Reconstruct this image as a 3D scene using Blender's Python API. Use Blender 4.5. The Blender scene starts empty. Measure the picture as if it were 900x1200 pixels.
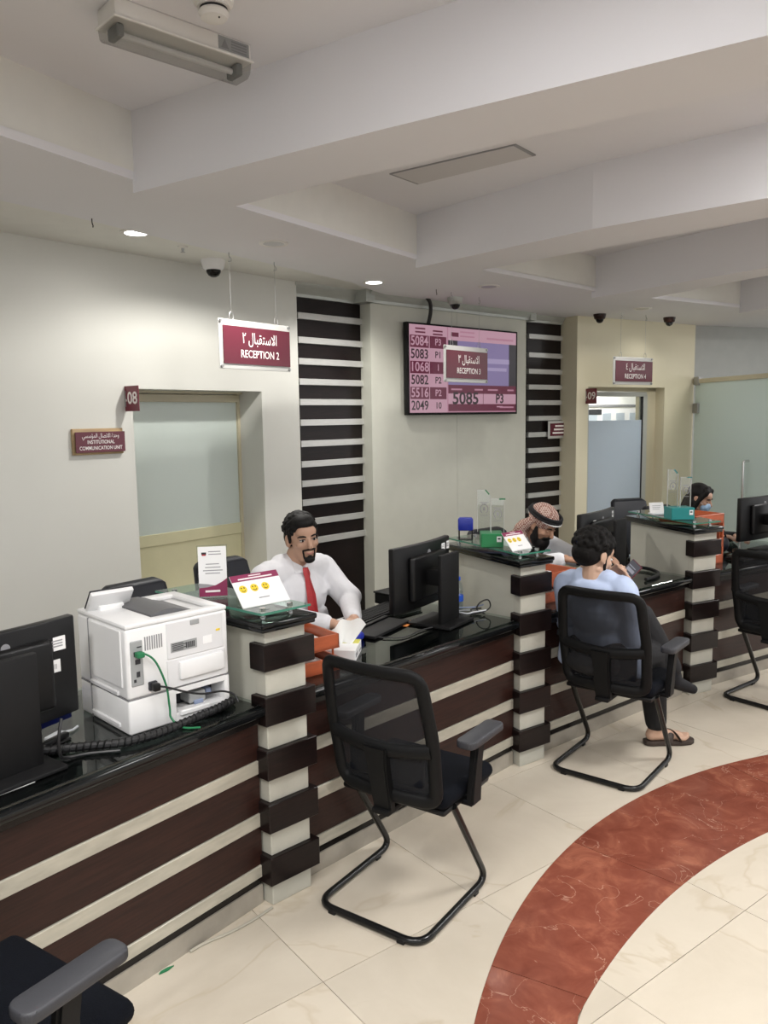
import bpy, bmesh, math, random
from math import sin, cos, pi, radians, tan
from mathutils import Vector, Matrix, noise
from mathutils.geometry import delaunay_2d_cdt

SC = bpy.context.scene
COL = SC.collection
random.seed(7)

# ------------------------------------------------------------------ camera
FPX, PITCH, ROLL, CAM_H = 930.0, 0.118, -0.0147, 1.8
cam_data = bpy.data.cameras.new('camera')
cam = bpy.data.objects.new('camera', cam_data)
COL.objects.link(cam)
SC.camera = cam
cam_data.sensor_fit = 'VERTICAL'
cam_data.sensor_height = 36.0
cam_data.lens = FPX / 1200.0 * 36.0
cam_data.clip_start = 0.05
_f = Vector((0, cos(PITCH), -sin(PITCH)))
_u = Vector((0, sin(PITCH), cos(PITCH)))
_x = Vector((1, 0, 0))
_r = cos(ROLL) * _x + sin(ROLL) * _u
_v = -sin(ROLL) * _x + cos(ROLL) * _u
cam.matrix_world = Matrix(((_r.x, _v.x, -_f.x, 0), (_r.y, _v.y, -_f.y, 0), (_r.z, _v.z, -_f.z, CAM_H), (0, 0, 0, 1)))

# ------------------------------------------------------------------ world, exposure, room lights
world = bpy.data.worlds.new('world')
SC.world = world
world.use_nodes = True
world.node_tree.nodes['Background'].inputs[0].default_value = (1.0, 1.0, 1.0, 1)
world.node_tree.nodes['Background'].inputs[1].default_value = 1.0
SC.view_settings.view_transform = 'Standard'
SC.view_settings.look = 'None'
SC.view_settings.gamma = 1.0
SC.view_settings.exposure = 0.27


def area_light(name, loc, size, power, color=(1, 0.985, 0.965), target=None):
    d = bpy.data.lights.new(name, 'AREA')
    d.shape = 'DISK'
    d.size = size
    d.energy = power
    d.color = color
    o = bpy.data.objects.new(name, d)
    o.location = loc
    if target is not None:
        o.rotation_euler = (Vector(target) - Vector(loc)).to_track_quat('-Z', 'Y').to_euler()
    COL.objects.link(o)
    return o


def spot_light(name, loc, power, angle, blend=0.6, radius=0.05, color=(1, 0.97, 0.92), target=None):
    d = bpy.data.lights.new(name, 'SPOT')
    d.energy = power
    d.spot_size = radians(angle)
    d.spot_blend = blend
    d.shadow_soft_size = radius
    d.color = color
    o = bpy.data.objects.new(name, d)
    o.location = loc
    if target is not None:
        o.rotation_euler = (Vector(target) - Vector(loc)).to_track_quat('-Z', 'Y').to_euler()
    COL.objects.link(o)
    return o


# ceiling lamps of the hall (coffers overhead and behind the viewer), added fills at the far right, then the downlights along the wall
area_light('hall_light', (0.0, 0.4, 2.98), 0.9, 50)
area_light('hall_light', (0.2, 1.3, 3.04), 0.7, 14)
area_light('hall_light', (2.35, 2.6, 3.04), 0.7, 54)
area_light('hall_light', (4.3, 4.3, 3.04), 0.7, 64)
area_light('hall_light', (1.6, -0.9, 3.04), 0.8, 62)
area_light('hall_light', (-1.3, 0.3, 3.04), 0.7, 50)
area_light('hall_light', (5.6, 1.2, 3.04), 0.8, 56)
area_light('hall_light', (4.9, 6.3, 3.04), 0.7, 62)  # added fill out of view, brightens the partition and door glass
area_light('hall_light', (4.75, 8.2, 2.78), 0.3, 5)  # small unseen fill added for the far wall and glass
spot_light('downlight_spot', (-1.36, 4.50, 2.79), 2.2, 166, 0.4, 0.06)
spot_light('downlight_spot', (-0.05, 6.02, 2.78), 36, 150, 0.6, 0.05)
spot_light('downlight_spot', (2.50, 7.72, 2.78), 13, 150, 0.6, 0.05)
spot_light('downlight_spot', (3.00, 8.42, 2.78), 6, 150, 0.7, 0.05)
spot_light('downlight_spot', (0.86, 6.35, 2.78), 22, 140, 0.7, 0.05)
spot_light('downlight_spot', (-0.62, 4.70, 2.78), 66, 164, 0.35, 0.05)  # spot added at the unlit fitting to brighten the left wall

# ------------------------------------------------------------------ layout (metres, plan)
HEAD = {0: 30.8, 1: 37.9, 2: 44.3, 3: 51.35, 4: 58.4, 5: 65.5}
PIL = {1: Vector((-0.434, 2.768)), 2: Vector((0.681, 3.911)), 3: Vector((1.946, 4.923))}


def dn(h):
    h = radians(h)
    return Vector((sin(h), cos(h))), Vector((-cos(h), sin(h)))


PIL[0] = PIL[1] - 1.608 * dn(37.9)[0]
PIL[4] = PIL[3] + 1.608 * dn(58.4)[0]
PIL[5] = PIL[4] + 1.608 * dn(65.5)[0]


def bay(k, u, n, z=0.0):
    d, nn = dn(HEAD[k])
    p = PIL[k - 1] + d * u + nn * n
    return Vector((p.x, p.y, z))


def bay_rot(k, extra=0.0):
    return radians(90 - HEAD[k] + extra)


def head_rot(h):            # local +Y looks along compass heading h
    return -radians(h)


# ------------------------------------------------------------------ materials
MATS = {}


def nt(name):
    m = bpy.data.materials.new(name)
    m.use_nodes = True
    MATS[name] = m
    t = m.node_tree
    return m, t, t.nodes['Principled BSDF']


def setp(b, color=None, rough=None, metal=None, spec=None, trans=None, emit=None, estr=None, coat=None, ior=None, alpha=None, sheen=None):
    I = b.inputs
    if color is not None: I['Base Color'].default_value = (*color, 1)
    if rough is not None: I['Roughness'].default_value = rough
    if metal is not None: I['Metallic'].default_value = metal
    if spec is not None: I['Specular IOR Level'].default_value = spec
    if trans is not None: I['Transmission Weight'].default_value = trans
    if emit is not None: I['Emission Color'].default_value = (*emit, 1)
    if estr is not None: I['Emission Strength'].default_value = estr
    if coat is not None: I['Coat Weight'].default_value = coat
    if ior is not None: I['IOR'].default_value = ior
    if alpha is not None: I['Alpha'].default_value = alpha
    if sheen is not None: I['Sheen Weight'].default_value = sheen


def mat(name, color, rough=0.5, metal=0.0, var=0.0, scale=8.0, stretch=(1, 1, 1), bump=0.0, rand=0.0, color2=None, detail=4.0, bscale=None, **kw):
    """principled surface with noise colour variation, fine relief and per-object variation"""
    m, t, b = nt(name)
    setp(b, color, rough, metal, **kw)
    tc = t.nodes.new('ShaderNodeTexCoord')
    mp = t.nodes.new('ShaderNodeMapping')
    mp.inputs['Scale'].default_value = stretch
    t.links.new(tc.outputs['Object'], mp.inputs['Vector'])
    if var or color2:
        nz = t.nodes.new('ShaderNodeTexNoise')
        nz.inputs['Scale'].default_value = scale
        nz.inputs['Detail'].default_value = detail
        t.links.new(mp.outputs[0], nz.inputs['Vector'])
        rp = t.nodes.new('ShaderNodeValToRGB')
        c2 = color2 or tuple(min(1, c * (1 + var)) for c in color)
        c1 = color if color2 else tuple(c * (1 - var) for c in color)
        rp.color_ramp.elements[0].position = 0.32
        rp.color_ramp.elements[1].position = 0.68
        rp.color_ramp.elements[0].color = (*c1, 1)
        rp.color_ramp.elements[1].color = (*c2, 1)
        t.links.new(nz.outputs['Fac'], rp.inputs[0])
        out = rp.outputs[0]
        if rand:
            oi = t.nodes.new('ShaderNodeObjectInfo')
            hs = t.nodes.new('ShaderNodeHueSaturation')
            mr = t.nodes.new('ShaderNodeMapRange')
            mr.inputs['To Min'].default_value = 1 - rand
            mr.inputs['To Max'].default_value = 1 + rand
            t.links.new(oi.outputs['Random'], mr.inputs['Value'])
            t.links.new(mr.outputs[0], hs.inputs['Value'])
            t.links.new(out, hs.inputs['Color'])
            out = hs.outputs[0]
        t.links.new(out, b.inputs['Base Color'])
    if bump:
        nb = t.nodes.new('ShaderNodeTexNoise')
        nb.inputs['Scale'].default_value = bscale or scale * 6
        nb.inputs['Detail'].default_value = 3
        t.links.new(mp.outputs[0], nb.inputs['Vector'])
        bp = t.nodes.new('ShaderNodeBump')
        bp.inputs['Strength'].default_value = bump
        bp.inputs['Distance'].default_value = 0.002
        t.links.new(nb.outputs['Fac'], bp.inputs['Height'])
        t.links.new(bp.outputs[0], b.inputs['Normal'])
    return m


def thin_glass(name, tint=(0.9, 0.95, 0.92), refl=0.08, rough=0.0):
    m = bpy.data.materials.new(name)
    m.use_nodes = True
    MATS[name] = m
    t = m.node_tree
    t.nodes.remove(t.nodes['Principled BSDF'])
    tr = t.nodes.new('ShaderNodeBsdfTransparent')
    tr.inputs[0].default_value = (*tint, 1)
    gl = t.nodes.new('ShaderNodeBsdfGlossy')
    gl.inputs['Roughness'].default_value = rough
    fr = t.nodes.new('ShaderNodeFresnel')
    fr.inputs[0].default_value = 1.45
    ad = t.nodes.new('ShaderNodeMath')
    ad.operation = 'ADD'
    ad.inputs[1].default_value = refl
    mx = t.nodes.new('ShaderNodeMixShader')
    t.links.new(fr.outputs[0], ad.inputs[0])
    geo = t.nodes.new('ShaderNodeNewGeometry')
    inv = t.nodes.new('ShaderNodeMath')
    inv.operation = 'SUBTRACT'
    inv.inputs[0].default_value = 1.0
    mul = t.nodes.new('ShaderNodeMath')
    mul.operation = 'MULTIPLY'
    t.links.new(geo.outputs['Backfacing'], inv.inputs[1])
    t.links.new(ad.outputs[0], mul.inputs[0])
    t.links.new(inv.outputs[0], mul.inputs[1])
    t.links.new(mul.outputs[0], mx.inputs[0])
    t.links.new(tr.outputs[0], mx.inputs[1])
    t.links.new(gl.outputs[0], mx.inputs[2])
    t.links.new(mx.outputs[0], t.nodes['Material Output'].inputs[0])
    return m


def see_through(name, color, amount, rough=0.8):
    """woven mesh or film: part of the light passes straight through"""
    m, t, b = nt(name)
    setp(b, color, rough)
    tr = t.nodes.new('ShaderNodeBsdfTransparent')
    mx = t.nodes.new('ShaderNodeMixShader')
    mx.inputs[0].default_value = amount
    t.links.new(b.outputs[0], mx.inputs[1])
    t.links.new(tr.outputs[0], mx.inputs[2])
    t.links.new(mx.outputs[0], t.nodes['Material Output'].inputs[0])
    return m


def frosted(name, color, amount=0.4):
    m, t, b = nt(name)
    setp(b, color, 0.35)
    tl = t.nodes.new('ShaderNodeBsdfTranslucent')
    tl.inputs[0].default_value = (*color, 1)
    mx = t.nodes.new('ShaderNodeMixShader')
    mx.inputs[0].default_value = amount
    t.links.new(b.outputs[0], mx.inputs[1])
    t.links.new(tl.outputs[0], mx.inputs[2])
    t.links.new(mx.outputs[0], t.nodes['Material Output'].inputs[0])
    return m


def emissive(name, color, strength):
    m, t, b = nt(name)
    setp(b, (0.02, 0.02, 0.02), 0.3, emit=color, estr=strength)
    return m


def marble(name, base, base2, vein, scale, rough, rand=0.06, vein_w=0.02, fine=None):
    m, t, b = nt(name)
    setp(b, base, rough)
    tc = t.nodes.new('ShaderNodeTexCoord')
    oi = t.nodes.new('ShaderNodeObjectInfo')
    off = t.nodes.new('ShaderNodeVectorMath')
    off.operation = 'ADD'
    sc = t.nodes.new('ShaderNodeVectorMath')
    sc.operation = 'SCALE'
    sc.inputs[0].default_value = (37.0, 23.0, 11.0)
    t.links.new(oi.outputs['Random'], sc.inputs['Scale'])
    t.links.new(tc.outputs['Object'], off.inputs[0])
    t.links.new(sc.outputs[0], off.inputs[1])
    n1 = t.nodes.new('ShaderNodeTexNoise')
    n1.inputs['Scale'].default_value = scale
    n1.inputs['Detail'].default_value = 8
    n1.inputs['Roughness'].default_value = 0.62
    n1.inputs['Distortion'].default_value = 0.8
    t.links.new(off.outputs[0], n1.inputs['Vector'])
    rp = t.nodes.new('ShaderNodeValToRGB')
    rp.color_ramp.elements[0].position = 0.3
    rp.color_ramp.elements[1].position = 0.7
    rp.color_ramp.elements[0].color = (*base, 1)
    rp.color_ramp.elements[1].color = (*base2, 1)
    if fine:
        e = rp.color_ramp.elements.new(0.52)
        e.color = (*fine, 1)
    t.links.new(n1.outputs['Fac'], rp.inputs[0])
    n2 = t.nodes.new('ShaderNodeTexNoise')
    n2.inputs['Scale'].default_value = scale * 0.55
    n2.inputs['Detail'].default_value = 5
    n2.inputs['Distortion'].default_value = 1.2
    t.links.new(off.outputs[0], n2.inputs['Vector'])
    sub = t.nodes.new('ShaderNodeMath'); sub.operation = 'SUBTRACT'; sub.inputs[1].default_value = 0.5
    ab = t.nodes.new('ShaderNodeMath'); ab.operation = 'ABSOLUTE'
    mr = t.nodes.new('ShaderNodeMapRange')
    mr.inputs['From Min'].default_value = 0.0
    mr.inputs['From Max'].default_value = vein_w
    mr.inputs['To Min'].default_value = 0.75
    mr.inputs['To Max'].default_value = 0.0
    t.links.new(n2.outputs['Fac'], sub.inputs[0]); t.links.new(sub.outputs[0], ab.inputs[0]); t.links.new(ab.outputs[0], mr.inputs['Value'])
    mx = t.nodes.new('ShaderNodeMix'); mx.data_type = 'RGBA'
    t.links.new(mr.outputs[0], mx.inputs[0])
    t.links.new(rp.outputs[0], mx.inputs[6])
    mx.inputs[7].default_value = (*vein, 1)
    hs = t.nodes.new('ShaderNodeHueSaturation')
    m2 = t.nodes.new('ShaderNodeMapRange')
    m2.inputs['To Min'].default_value = 1 - rand
    m2.inputs['To Max'].default_value = 1 + rand
    t.links.new(oi.outputs['Random'], m2.inputs['Value'])
    t.links.new(m2.outputs[0], hs.inputs['Value'])
    t.links.new(mx.outputs[2], hs.inputs['Color'])
    t.links.new(hs.outputs[0], b.inputs['Base Color'])
    return m


mat('wall_cream', (0.66, 0.66, 0.615), 0.55, var=0.025, scale=1.2)
mat('wall_yellow', (0.72, 0.67, 0.50), 0.55, var=0.025, scale=1.2)
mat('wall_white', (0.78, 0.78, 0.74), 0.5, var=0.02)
mat('wall_bluegrey', (0.40, 0.41, 0.39), 0.4, var=0.03)
mat('ceiling_white', (0.79, 0.79, 0.82), 0.8, var=0.015, scale=0.8)
mat('door_cream', (0.72, 0.69, 0.45), 0.4, var=0.02)
mat('frame_cream', (0.58, 0.53, 0.38), 0.4)
mat('frame_grey', (0.50, 0.51, 0.48), 0.35, metal=0.2)
mat('cornice_silver', (0.46, 0.48, 0.45), 0.35, metal=0.25, var=0.05, stretch=(1, 1, 8))
mat('slat_silver', (0.58, 0.58, 0.56), 0.3, metal=0.35, var=0.05, scale=20, stretch=(0.2, 1, 6))
mat('wood_dark', (0.006, 0.004, 0.004), 0.28, spec=0.3, color2=(0.013, 0.007, 0.0065), scale=10, stretch=(1, 1, 14), bump=0.05)
mat('wood_brown', (0.017, 0.0065, 0.005), 0.36, spec=0.3, color2=(0.034, 0.0125, 0.009), scale=9, stretch=(0.8, 1, 16), bump=0.06, var=0.1, rand=0.06)
mat('strip_cream', (0.43, 0.405, 0.335), 0.35, metal=0.1, var=0.12, scale=14, stretch=(0.6, 1, 3), rand=0.04)
mat('block_cream', (0.46, 0.45, 0.39), 0.4, var=0.05, scale=10, rand=0.03)
mat('divider_cream', (0.50, 0.495, 0.43), 0.45, var=0.04, scale=3)
mat('plinth_stone', (0.34, 0.31, 0.26), 0.25, var=0.2, scale=5)
mat('granite_black', (0.005, 0.0055, 0.006), 0.08, var=0.3, scale=160, spec=0.35)
mat('black_wood', (0.006, 0.0045, 0.0045), 0.25, spec=0.35, var=0.2, scale=30, stretch=(1, 1, 6))
mat('black_plastic', (0.005, 0.005, 0.0055), 0.38, spec=0.3)
mat('black_soft', (0.004, 0.004, 0.0045), 0.6, spec=0.3)
mat('frame_plastic', (0.005, 0.0052, 0.0056), 0.55, spec=0.22, bump=0.08, scale=60)
mat('arm_grey', (0.033, 0.034, 0.040), 0.55, bump=0.15, scale=60)
mat('navy_fabric', (0.0025, 0.0035, 0.0065), 0.9, spec=0.15, var=0.35, scale=260, bump=0.5, bscale=420)
mat('leather_navy', (0.004, 0.0055, 0.010), 0.42, spec=0.3, var=0.2, scale=6, bump=0.1)
see_through('mesh_fabric', (0.004, 0.005, 0.008), 0.20)
mat('steel_black', (0.010, 0.010, 0.010), 0.22, metal=0.3)
mat('chrome', (0.7, 0.7, 0.7), 0.15, metal=1.0)
mat('steel_grey', (0.42, 0.42, 0.42), 0.35, metal=0.8)
mat('printer_white', (0.74, 0.74, 0.74), 0.38, var=0.01)
mat('printer_panel', (0.66, 0.66, 0.67), 0.38)
mat('printer_grey', (0.10, 0.10, 0.105), 0.5)
mat('port_grey', (0.30, 0.31, 0.31), 0.5)
mat('line_grey', (0.22, 0.22, 0.23), 0.6)
mat('blue_grey', (0.22, 0.27, 0.40), 0.4)
mat('paper', (0.85, 0.85, 0.84), 0.7)
mat('card_white', (0.82, 0.82, 0.82), 0.4)
mat('maroon', (0.17, 0.022, 0.040), 0.3)
mat('maroon_dark', (0.115, 0.020, 0.034), 0.22)
mat('magenta', (0.24, 0.025, 0.085), 0.4)
mat('ink', (0.02, 0.02, 0.025), 0.6)
mat('ink_grey', (0.30, 0.30, 0.31), 0.6)
mat('yellow', (0.80, 0.58, 0.03), 0.4)
mat('letter_white', (0.85, 0.80, 0.79), 0.5)
mat('sign_silver', (0.55, 0.55, 0.53), 0.35, metal=0.2)
mat('wood_plaque', (0.42, 0.29, 0.15), 0.45, var=0.15, scale=10, stretch=(1, 1, 8))
mat('orange_wood', (0.40, 0.085, 0.028), 0.35, var=0.12, scale=10, stretch=(1, 1, 6))
mat('green_box', (0.012, 0.20, 0.065), 0.4)
mat('teal_box', (0.010, 0.22, 0.22), 0.4)
mat('blue_plastic', (0.012, 0.025, 0.30), 0.35)
mat('blue_label', (0.02, 0.10, 0.60), 0.5)
mat('red_logo', (0.45, 0.02, 0.03), 0.5)
mat('cable_green', (0.010, 0.16, 0.060), 0.45)
mat('cable_black', (0.010, 0.010, 0.011), 0.42, bump=0.3, scale=20)
mat('cable_white', (0.65, 0.67, 0.70), 0.45)
mat('orange_paper', (0.75, 0.25, 0.05), 0.6)
mat('tissue_white', (0.85, 0.86, 0.84), 0.8)
mat('yellow_print', (0.62, 0.60, 0.06), 0.5)
mat('lamp_white', (0.78, 0.77, 0.74), 0.5)
mat('skin', (0.46, 0.275, 0.19), 0.5, var=0.05, scale=14)
mat('skin_tan', (0.44, 0.25, 0.165), 0.5, var=0.05, scale=14)
mat('skin_light', (0.52, 0.33, 0.235), 0.5, var=0.05, scale=14)
mat('lip', (0.36, 0.15, 0.12), 0.5)
mat('eye_white', (0.75, 0.73, 0.70), 0.2)
mat('eye_dark', (0.012, 0.007, 0.005), 0.15)
mat('hair_black', (0.004, 0.0032, 0.003), 0.6, spec=0.25, var=0.3, scale=90, stretch=(1, 1, 0.3), bump=0.6, bscale=160)
mat('hair_curly', (0.004, 0.0033, 0.003), 0.7, spec=0.2, var=0.4, scale=70, bump=1.0, bscale=130)
mat('shirt_white', (0.72, 0.72, 0.75), 0.8, var=0.03, scale=20, bump=1.0, bscale=26, stretch=(1.6, 1, 0.7))
mat('thobe_white', (0.74, 0.75, 0.78), 0.75, var=0.02)
mat('tie_red', (0.36, 0.012, 0.016), 0.45, var=0.1, scale=120)
mat('shirt_blue', (0.45, 0.53, 0.72), 0.85, var=0.03, scale=8, bump=0.8, bscale=22)
mat('trouser_black', (0.006, 0.006, 0.0075), 0.85, var=0.2, scale=30, bump=0.15)
mat('dark_cloth', (0.005, 0.005, 0.007), 0.85, var=0.2, scale=20)
mat('mask_blue', (0.32, 0.48, 0.68), 0.75, var=0.03, scale=40, stretch=(1, 1, 12))
mat('sandal_brown', (0.040, 0.026, 0.020), 0.6, var=0.2, scale=40)
mat('water', (0.80, 0.86, 0.92), 0.1)
thin_glass('glass_shelf', (0.72, 0.86, 0.80), 0.10)
thin_glass('glass_top', (0.75, 0.80, 0.78), 0.03)
mat('glass_edge', (0.05, 0.20, 0.14), 0.15)
thin_glass('acrylic', (0.93, 0.95, 0.94), 0.10)
thin_glass('bottle_plastic', (0.86, 0.91, 0.95), 0.08)
thin_glass('lens_cover', (0.80, 0.80, 0.79), 0.18, 0.15)
thin_glass('clear_pane', (0.95, 0.96, 0.96), 0.03)
frosted('frosted_pane', (0.74, 0.82, 0.77), 0.15)
frosted('frosted_blue', (0.60, 0.67, 0.74), 0.35)
frosted('frosted_partition', (0.76, 0.86, 0.83), 0.25)
emissive('lamp_glow', (1.0, 0.98, 0.94), 9.0)
marble('tile_cream', (0.54, 0.48, 0.39), (0.62, 0.56, 0.465), (0.50, 0.43, 0.33), 1.6, 0.16, 0.05, 0.012)
marble('marble_red', (0.17, 0.045, 0.028), (0.34, 0.125, 0.075), (0.50, 0.30, 0.22), 6.5, 0.14, 0.05, 0.0035, (0.225, 0.068, 0.042))
mat('panel_grey', (0.60, 0.59, 0.59), 0.8)
mat('wall_mid', (0.60, 0.605, 0.53), 0.5, var=0.02)
mat('grout', (0.20, 0.165, 0.12), 0.8)


# ------------------------------------------------------------------ mesh helpers
class MB:
    def __init__(s):
        s.bm = bmesh.new()

    def _merge(s, tmp, M=None):
        if M is not None:
            bmesh.ops.transform(tmp, matrix=M, verts=tmp.verts)
        me = bpy.data.meshes.new('tmp')
        tmp.to_mesh(me)
        tmp.free()
        s.bm.from_mesh(me)
        bpy.data.meshes.remove(me)
        return s

    def box(s, x0, x1, y0, y1, z0, z1, bv=0.0, seg=2, M=None):
        t = bmesh.new()
        bmesh.ops.create_cube(t, size=1.0)
        bmesh.ops.transform(t, matrix=Matrix.Translation(((x0 + x1) / 2, (y0 + y1) / 2, (z0 + z1) / 2)) @ Matrix.Diagonal((abs(x1 - x0), abs(y1 - y0), abs(z1 - z0), 1)), verts=t.verts)
        if bv > 0:
            bmesh.ops.bevel(t, geom=list(t.edges), offset=bv, segments=seg, affect='EDGES', profile=0.5)
        return s._merge(t, M)

    def prism(s, pts, z0, z1, M=None, bv=0.0):
        t = bmesh.new()
        lo = [t.verts.new((p[0], p[1], z0)) for p in pts]
        hi = [t.verts.new((p[0], p[1], z1)) for p in pts]
        n = len(pts)
        t.faces.new(lo[::-1])
        t.faces.new(hi)
        for i in range(n):
            t.faces.new((lo[i], lo[(i + 1) % n], hi[(i + 1) % n], hi[i]))
        bmesh.ops.recalc_face_normals(t, faces=t.faces)
        if bv > 0:
            bmesh.ops.bevel(t, geom=list(t.edges), offset=bv, segments=2, affect='EDGES', profile=0.5)
        return s._merge(t, M)

    def cyl(s, p0, p1, r, seg=16, r2=None, M=None):
        p0, p1 = Vector(p0), Vector(p1)
        t = bmesh.new()
        d = p1 - p0
        bmesh.ops.create_cone(t, cap_ends=True, segments=seg, radius1=r, radius2=r if r2 is None else r2, depth=d.length)
        q = d.to_track_quat('Z', 'Y').to_matrix().to_4x4()
        bmesh.ops.transform(t, matrix=Matrix.Translation((p0 + p1) / 2) @ q, verts=t.verts)
        return s._merge(t, M)

    def ell(s, c, r, seg=16, rings=10, R=None, M=None):
        t = bmesh.new()
        bmesh.ops.create_uvsphere(t, u_segments=seg, v_segments=rings, radius=1.0)
        if isinstance(r, (int, float)):
            r = (r, r, r)
        m = Matrix.Translation(c) @ (R if R is not None else Matrix()) @ Matrix.Diagonal((*r, 1))
        bmesh.ops.transform(t, matrix=m, verts=t.verts)
        return s._merge(t, M)

    def lathe(s, prof, seg=24, c=(0, 0, 0), M=None):
        t = bmesh.new()
        rows = []
        for r, z in prof:
            if r < 1e-5:
                rows.append([t.verts.new((c[0], c[1], c[2] + z))])
            else:
                rows.append([t.verts.new((c[0] + r * cos(2 * pi * i / seg), c[1] + r * sin(2 * pi * i / seg), c[2] + z)) for i in range(seg)])
        for a, b in zip(rows, rows[1:]):
            for i in range(seg):
                j = (i + 1) % seg
                if len(a) == 1 and len(b) == 1:
                    continue
                if len(a) == 1:
                    t.faces.new((a[0], b[j], b[i]))
                elif len(b) == 1:
                    t.faces.new((a[i], a[j], b[0]))
                else:
                    t.faces.new((a[i], a[j], b[j], b[i]))
        for row in (rows[0], rows[-1]):
            if len(row) > 1:
                t.faces.new(row)
        bmesh.ops.recalc_face_normals(t, faces=t.faces)
        return s._merge(t, M)

    def tube(s, pts, r, seg=10, closed=False, M=None, rx=None):
        pts = [Vector(p) for p in pts]
        n = len(pts)
        t = bmesh.new()
        rings = []
        prev = None
        for i, p in enumerate(pts):
            if closed:
                tan_ = (pts[(i + 1) % n] - pts[i - 1])
            else:
                tan_ = pts[min(i + 1, n - 1)] - pts[max(i - 1, 0)]
            tan_.normalize()
            if prev is None:
                a = Vector((0, 0, 1)) if abs(tan_.z) < 0.9 else Vector((1, 0, 0))
                nx = tan_.cross(a).normalized()
            else:
                nx = (prev - tan_ * prev.dot(tan_)).normalized()
            prev = nx
            ny = tan_.cross(nx)
            rr = r[i] if isinstance(r, (list, tuple)) else r
            rings.append([t.verts.new(p + (nx * cos(2 * pi * k / seg) * (rx or 1) + ny * sin(2 * pi * k / seg)) * rr) for k in range(seg)])
        m = n if closed else n - 1
        for i in range(m):
            a, b = rings[i], rings[(i + 1) % n]
            for k in range(seg):
                t.faces.new((a[k], a[(k + 1) % seg], b[(k + 1) % seg], b[k]))
        if not closed:
            t.faces.new(rings[0][::-1])
            t.faces.new(rings[-1])
        bmesh.ops.recalc_face_normals(t, faces=t.faces)
        return s._merge(t, M)

    def quad(s, pts, M=None):
        t = bmesh.new()
        t.faces.new([t.verts.new(p) for p in pts])
        return s._merge(t, M)

    def mesh(s, me, M=None):
        t = bmesh.new()
        t.from_mesh(me)
        return s._merge(t, M)

    def shear_x(s, k):
        for v in s.bm.verts:
            v.co.x += k * v.co.y
        return s


def bez(pts, n=10):
    """Catmull-Rom through the points"""
    pts = [Vector(p) for p in pts]
    out = []
    for i in range(len(pts) - 1):
        p0, p1, p2, p3 = pts[max(i - 1, 0)], pts[i], pts[i + 1], pts[min(i + 2, len(pts) - 1)]
        for k in range(n):
            t = k / n
            out.append(0.5 * ((2 * p1) + (p2 - p0) * t + (2 * p0 - 5 * p1 + 4 * p2 - p3) * t * t + (3 * p1 - p0 - 3 * p2 + p3) * t ** 3))
    out.append(pts[-1])
    return out


def fillet(pts, r, n=5, closed=False):
    pts = [Vector(p) for p in pts]
    out = []
    N = len(pts)
    for i, p in enumerate(pts):
        if not closed and i in (0, N - 1):
            out.append(p)
            continue
        a, b = pts[i - 1], pts[(i + 1) % N]
        da, db = (a - p), (b - p)
        rr = min(r, da.length * 0.49, db.length * 0.49)
        s, e = p + da.normalized() * rr, p + db.normalized() * rr
        for k in range(n + 1):
            t = k / n
            out.append(s * (1 - t) ** 2 + p * 2 * t * (1 - t) + e * t * t)
    return out


def obj(name, mb, material, parent=None, smooth=35):
    me = bpy.data.meshes.new(name)
    if isinstance(mb, MB):
        mb.bm.to_mesh(me)
        mb.bm.free()
    else:
        me = mb
        me.name = name
    me.materials.clear()
    me.materials.append(MATS[material] if isinstance(material, str) else material)
    if smooth:
        for p in me.polygons:
            p.use_smooth = True
        if smooth < 180:
            me.set_sharp_from_angle(angle=radians(smooth))
    o = bpy.data.objects.new(name, me)
    COL.objects.link(o)
    if parent is not None:
        o.parent = parent
    return o


def thing(name, label, cat, loc=(0, 0, 0), rotz=0.0, group=None):
    o = bpy.data.objects.new(name, None)
    o.empty_display_size = 0.1
    COL.objects.link(o)
    o.location = loc
    o.rotation_euler = (0, 0, rotz)
    o['label'] = label
    o['category'] = cat
    if group:
        o['group'] = group
    return o


def tag(o, label, cat, group=None):
    o['label'] = label
    o['category'] = cat
    if group:
        o['group'] = group
    return o


def structure(o, label=None):
    o['kind'] = 'structure'
    if label:
        o['label'] = label
    return o


def holder(name, loc=(0, 0, 0), rotz=0.0, label=None):
    o = bpy.data.objects.new(name, None)
    o.empty_display_size = 0.1
    COL.objects.link(o)
    o.location = loc
    o.rotation_euler = (0, 0, rotz)
    return structure(o, label)


def dup(root, loc, rotz, label=None, group=None):
    def cp(o, par):
        c = o.copy()
        COL.objects.link(c)
        if par is not None:
            c.parent = par
        for ch in list(o.children):
            cp(ch, c)
        return c
    r = cp(root, None)
    r.location = loc
    r.rotation_euler = (0, 0, rotz)
    if label:
        r['label'] = label
    if group:
        r['group'] = group
    return r


_AR = {'ا': (0xFE8D, 0xFE8E, None, None), 'ب': (0xFE8F, 0xFE90, 0xFE91, 0xFE92), 'ت': (0xFE95, 0xFE96, 0xFE97, 0xFE98),
       'ة': (0xFE93, 0xFE94, None, None), 'ح': (0xFEA1, 0xFEA2, 0xFEA3, 0xFEA4), 'د': (0xFEA9, 0xFEAA, None, None),
       'س': (0xFEB1, 0xFEB2, 0xFEB3, 0xFEB4), 'ص': (0xFEB9, 0xFEBA, 0xFEBB, 0xFEBC), 'ق': (0xFED5, 0xFED6, 0xFED7, 0xFED8),
       'ل': (0xFEDD, 0xFEDE, 0xFEDF, 0xFEE0), 'م': (0xFEE1, 0xFEE2, 0xFEE3, 0xFEE4), 'و': (0xFEED, 0xFEEE, None, None),
       'ؤ': (0xFE85, 0xFE86, None, None), 'ي': (0xFEF1, 0xFEF2, 0xFEF3, 0xFEF4)}


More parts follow.
